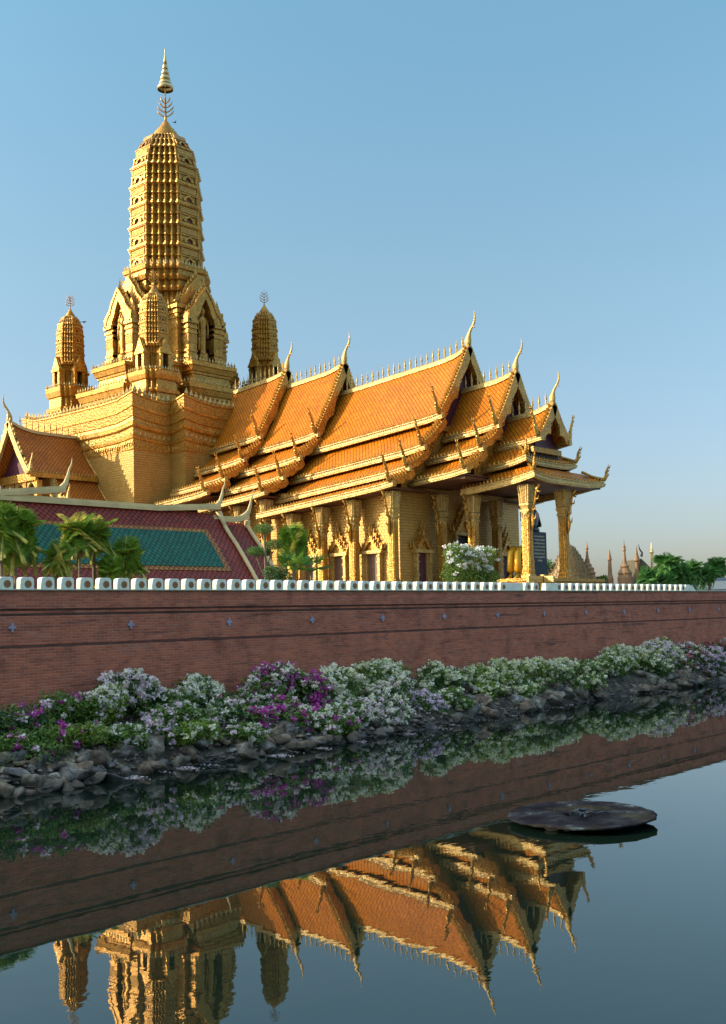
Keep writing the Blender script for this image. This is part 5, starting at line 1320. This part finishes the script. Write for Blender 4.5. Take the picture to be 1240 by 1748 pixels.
def fan_palm(x, y, zb, zc, L, nf, lb):
    t = thing("fan_palm", (x, y, zb), lb, "palm", "low fan palms by the topiary")
    for i in range(nf):
        mb = MB(); a = i*2.4+rng.uniform(-.3, .3); el = rng.uniform(.2, 1.2); d = Vector((math.cos(a)*math.cos(el), math.sin(a)*math.cos(el), math.sin(el)))
        c0 = Vector((x, y, zc-.6)); c1 = c0+d*L*.55; mb.sweep([c0, (c0+c1)/2+Vector((0, 0, .05)), c1], [.02, .015, .012], (0, 1, 0), 4, 1)
        sx_ = d.cross(Vector((0, 0, 1))).normalized(); 
        for k in range(13):
            th = (k-6)/6*1.9; e = (d*math.cos(th)+sx_*math.sin(th)).normalized(); l = L*.55*(1-.15*abs(th)); wv = e.cross(d.cross(sx_)).normalized()*.035
            mb.add([c1, c1+e*l*.5+wv, c1+e*l+Vector((0, 0, -.12*l)), c1+e*l*.5-wv], [(0, 1, 2, 3)], 0)
        mb.build("fan_leaf", [leaf_far if rng.random() < .5 else leaf_palm, leaf_palm], t)
    mb = MB(); mb.sweep([(x, y, zb), (x, y, zc-.55)], [.08, .06], (0, 1, 0), 7); mb.build("trunk", bark, t)
fan_palm(35.7, 36.8, 4.8, 7.6, 1.2, 12, "dark fan palm at the foot of the upright palm, on its left")
fan_palm(37.3, 37.2, 4.8, 7.6, 1.2, 11, "dark fan palm at the foot of the upright palm, on its right")
def pads(name, x, y, zb, trunk_pts, blobs, mat, lb, cat, n=900, sz=.07):
    t = thing(name, (x, y, zb), lb, cat)
    for pts, r in trunk_pts:
        mb = MB(); mb.sweep(pts, [r, r*.8, r*.6], (0, 1, 0), 7); mb.build("trunk", bark, t)
    for b in blobs:
        mb = MB()
        for p, d, r in blob_pts([b], n, .25): add_leaf(mb, p, sz, .3, 1 if rng.random() < .3 else 0)
        mb.build("leaf_pad", [mat, leaf_mid], t)
    return t
pads("topiary_tree", 34.6, 37.6, 4.8, [([(34.6, 37.6, 4.8), (34.68, 37.6, 7.2), (34.62, 37.6, 8.85)], .09), ([(34.6, 37.6, 7.0), (34.9, 37.6, 7.6), (35.2, 37.6, 8.0)], .05), ([(34.6, 37.6, 6.8), (34.3, 37.6, 7.3), (34.1, 37.6, 7.7)], .05)],
     [(34.6, 37.6, 9.02, .5, .5, .24), (35.25, 37.6, 8.3, .42, .42, .25), (34.05, 37.6, 7.95, .42, .42, .22), (34.9, 37.9, 7.95, .3, .3, .2)], leaf_top, "clipped topiary tree with flat round leaf pads on a pale trunk", "topiary", 1500, .06)
pads("leafy_shrub", 34.3, 36.7, 4.8, [([(34.3, 36.7, 4.8), (34.3, 36.7, 5.8), (34.3, 36.7, 6.4)], .04)], [(34.3, 36.7, 6.8, .5, .4, .5), (34.9, 36.7, 6.7, .5, .4, .4)], leaf_dark, "dark grey-green shrub in front of the topiary trunk", "shrub", 700, .11)
ws = thing("flowering_shrub", (50.9, 37.6, 4.8), "round leafy shrub dotted with white flower heads before the porch", "shrub")
bl = [(50.9+rng.uniform(-2.2, 2.3), 37.6+rng.uniform(-.4, .4), 7.5+rng.uniform(-.6, .75), rng.uniform(.6, .95), .7, rng.uniform(.4, .6)) for _ in range(15)]+[(50.9, 37.6, 6.8, 2.5, .9, .9)]
mb = MB()
for p, d, r in blob_pts(bl, 9000): add_leaf(mb, p, .17, .4, rng.choice((0, 0, 1)), .4)
ws_f = mb.build("foliage", [leaf_mid, leaf_lime], ws)
mb = MB(); hit = blob_pts(bl, 340, .1); hit.sort(key=lambda h: -(h[0].z+h[1].z*.3-h[1].y*.6-h[1].x*.2+rng.random()*.6))
for p, d, r in hit[:90]: flower_clump(mb, p+d*.06, rng.uniform(.1, .16), 16, .1, [0])
mb.build("blossoms", [plain("white_blossom", (.8, .8, .76), .6, 0, .05)], ws)
mb = MB()
for _ in range(6): mb.sweep([(50.9, 37.6, 4.8), (50.9+rng.uniform(-.5, .5), 37.6, 6), (50.9+rng.uniform(-1.2, 1.2), 37.6, 7)], [.05, .04, .02], (0, 1, 0), 5)
mb.build("stem", bark, ws)
push_back(_before, 1.2, 5.0)
_before = set(bpy.data.objects)
pgr = "far green palms at the right edge"
for (x, y, zc, L, nf, lb) in ((85.5, 44.5, 6.9, 1.5, 15, "low feathery palm at the left end of the far palm clump"), (88.6, 44.2, 8.0, 2.1, 15, "tallest far palm, its fronds rising above the clump"),
                              (90.0, 43.5, 7.0, 1.6, 15, "dense low palm in the middle of the far clump"), (93.4, 44.4, 7.5, 1.75, 16, "rounded palm right of the middle of the far clump"),
                              (96.2, 43.8, 7.3, 1.6, 15, "dark palm before the bluish shade near the right edge"), (99.3, 44.4, 7.9, 1.8, 15, "far palm cut by the right edge"), (87.3, 43.6, 6.7, 1.4, 14, "short palm just above the last white blocks"), (92.0, 45.0, 7.2, 1.7, 14, "palm at the back of the far clump")):
    palm(x, y, 4.8, zc, L, nf, "far", lb, grp=pgr, trunk_r=.12, up=(0., 1.25))
push_back(_before, 1.08, 5.0)
for (x, y, z, r, lb) in ((196.5, 126.5, 12.5, 3.2, "distant leafy tree glimpsed left of the gilt stupa"), (204.5, 117.0, 10.5, 1.6, "small distant tree between the terracotta spires")):
    t = thing("distant_tree", (x, y, 4.8), lb, "tree")
    mb = MB(); bl = [(x+rng.uniform(-.6, .6)*r, y+rng.uniform(-.6, .6)*r, z+rng.uniform(-.5, .5)*r, r*.5, r*.5, r*.45) for _ in range(7)]
    for p, d, q in blob_pts(bl, 1100): add_leaf(mb, p, .55, .3)
    mb.build("crown", leaf_mid, t); mb = MB(); mb.sweep([(x, y, 4.8), (x, y, 8), (x, y, z)], [.35, .3, .15], (0, 1, 0), 7); mb.build("trunk", bark, t)

# ------------------------------------------------------------------ rusty floating disc, van, birds
def disc_mat():
    q = NT("weathered_disc"); p = q.coord()
    n1 = q.noise(p, 1.4, 6, .6); cc = q.ramp(n1, [(.38, (.004, .004, .006)), (.52, (.014, .012, .017)), (.62, (.03, .036, .04)), (.7, (.12, .17, .17))])
    s = q.n("ShaderNodeSeparateXYZ"); q.l(p, s.inputs[0])
    rx = q.math('ADD', q.math('MULTIPLY', q.math('SUBTRACT', s.outputs[0], 22.45), .25), q.math('MULTIPLY', q.math('SUBTRACT', s.outputs[1], 13.6), -.62))
    rust = q.math('ADD', rx, q.math('MULTIPLY', q.noise(p, 2.2, 5), .9))
    m = q.ramp(rust, [(1.12, (0, 0, 0)), (1.5, (1, 1, 1))])
    cc = q.mix(m, cc, (.15, .05, .03))
    ol = q.ramp(q.noise(p, .9, 4), [(.55, (0, 0, 0)), (.66, (1, 1, 1))]); cc = q.mix(q.math('MULTIPLY', ol, .6), cc, (.045, .042, .02))
    q.set(cc, .7, 0, .05); q.bump(q.noise(p, 4, 8, .65), 1., .12); return q.m
dm = disc_mat()
ds = thing("floating_disc", (22.45, 13.6, 0), "large round weathered platform floating on the canal with a broken hub and rusty rim", "floating platform")
mb = MB(); n = 72; rings = []
for r, z in ((.3, .02), (.34, .17), (.42, .185), (.8, .18), (1.2, .178), (1.5, .18), (1.68, .182), (1.715, .172), (1.71, .135), (1.6, .11), (1.2, .03), (1.0, -.08)):
    rg = []
    for i in range(n):
        a = 2*math.pi*i/n; k = 1+.012*math.sin(5*a+1)+.008*math.sin(13*a)+.01*math.sin(23*a); kk = k if r > 1 else 1+.22*math.sin(3*a+.5)+.1*math.sin(7*a)
        tilt = .012*math.sin(a+2.2)*r
        rg.append((22.45+r*kk*math.cos(a), 13.6+r*kk*math.sin(a), z+tilt+(.012*math.sin(4*a+r*3) if z > .2 else 0)))
    rings.append(rg)
mb.loft(rings); mb.build("platform", dm, ds, True)
mb = MB()
for k in range(7):
    a = rng.random()*6.28; r = rng.uniform(.1, .4); c_ = (22.45+math.cos(a)*r, 13.6+math.sin(a)*r, .21); b_ = rng.random()*6.28
    mb.sweep([c_, (c_[0]+math.cos(b_)*.18, c_[1]+math.sin(b_)*.18, .22+rng.random()*.03), (c_[0]+math.cos(b_)*.3, c_[1]+math.sin(b_)*.3, .21)], [.02, .03, .015], (0, 0, 1), 5)
mb.build("broken_hub", dark_bronze, ds)
mb = MB(); mb.lathe([(.0, -.1), (.14, 0.), (.2, .05), (.16, .1), (.05, .13)], 9, (21.2, 13.6, 0)); mb.lathe([(.0, -.1), (.09, 0.), (.1, .05), (.04, .09)], 8, (21.38, 13.33, 0))
tag(mb.build("floating_debris", plain("pale_debris", (.35, .3, .2), .7, 0, .4, 8), smooth=True), "pale scrap floating against the near left rim of the round platform", "debris")
vn = thing("parked_van", (89.3, 38.4, 4.8), "dark van nose just entering at the right edge behind the wall", "van")
mb = MB(); P = [(86.5, 5.1), (86.45, 5.9), (86.75, 6.25), (87.3, 7.0), (87.75, 7.3), (91.5, 7.35), (91.6, 5.1)]
mb.prism(P, lambda a, b, t: (a, 38.4+t, b), -.9, .9); bevel(mb.build("body", dark_blue, vn), .08, 3)
mb = MB(); mb.prism([(86.78, 6.3), (87.28, 6.98), (87.34, 6.94), (86.86, 6.26)], lambda a, b, t: (a-.04, 38.4+t, b+.03), -.8, .8); mb.prism([(87.0, 6.3), (87.5, 6.95), (88.8, 7.05), (88.8, 6.3)], lambda a, b, t: (a, 38.4+t, b), -.92, -.88); mb.build("window", plain("pale_glass", (.08, .11, .13), .15, 0, .1), vn)
for x in (87.4, 90.8):
    mb = MB(); mb.prism([(x+.33*math.cos(i*.3927), 5.13+.33*math.sin(i*.3927)) for i in range(16)], lambda a, b, t: (a, 38.4+t, b), -.93, -.7); mb.build("wheel", dark_open, vn)
def bird(x, y, z, s, perched, lb):
    t = thing("bird", (x, y, z), lb, "bird"); mb = MB()
    mb.sweep([(x-.3*s, y, z), (x-.18*s, y, z+.02*s), (x, y, z+.04*s), (x+.16*s, y, z+.08*s), (x+.24*s, y, z+.12*s), (x+.3*s, y, z+.1*s), (x+.38*s, y, z+.09*s)], [.01*s, .06*s, .1*s, .07*s, .06*s, .03*s, .004*s], (0, 1, 0), 7)
    mb.add([(x-.28*s, y-.05*s, z), (x-.28*s, y+.05*s, z), (x-.5*s, y+.08*s, z-.02*s), (x-.5*s, y-.08*s, z-.02*s), (x-.3*s, y, z+.03*s)], [(0, 1, 2, 3), (0, 4, 1), (1, 4, 2), (2, 4, 3), (3, 4, 0)])
    if not perched:
        for sg in (-1, 1): mb.sweep([(x, y+sg*.05*s, z+.06*s), (x-.03*s, y+sg*.3*s, z+.2*s), (x-.12*s, y+sg*.6*s, z+.16*s)], [(.1*s, .015*s), (.09*s, .012*s), (.01*s, .004*s)], (0, 0, 1), 6)
    else: mb.sweep([(x, y, z), (x, y, z-.14*s)], [.015*s, .012*s], (0, 1, 0), 4)
    mb.build("body", dark_bronze, t, True)
bird(92.4, 117.4, 73.6, .8, False, "tiny dark bird flying right of the great tower's cap")
bird(86.9, 131.6, 47.2, 1.2, True, "dark bird perched on the sunny corner prang")

for o in bpy.data.objects:
    if '_o' in o.keys(): del o['_o']
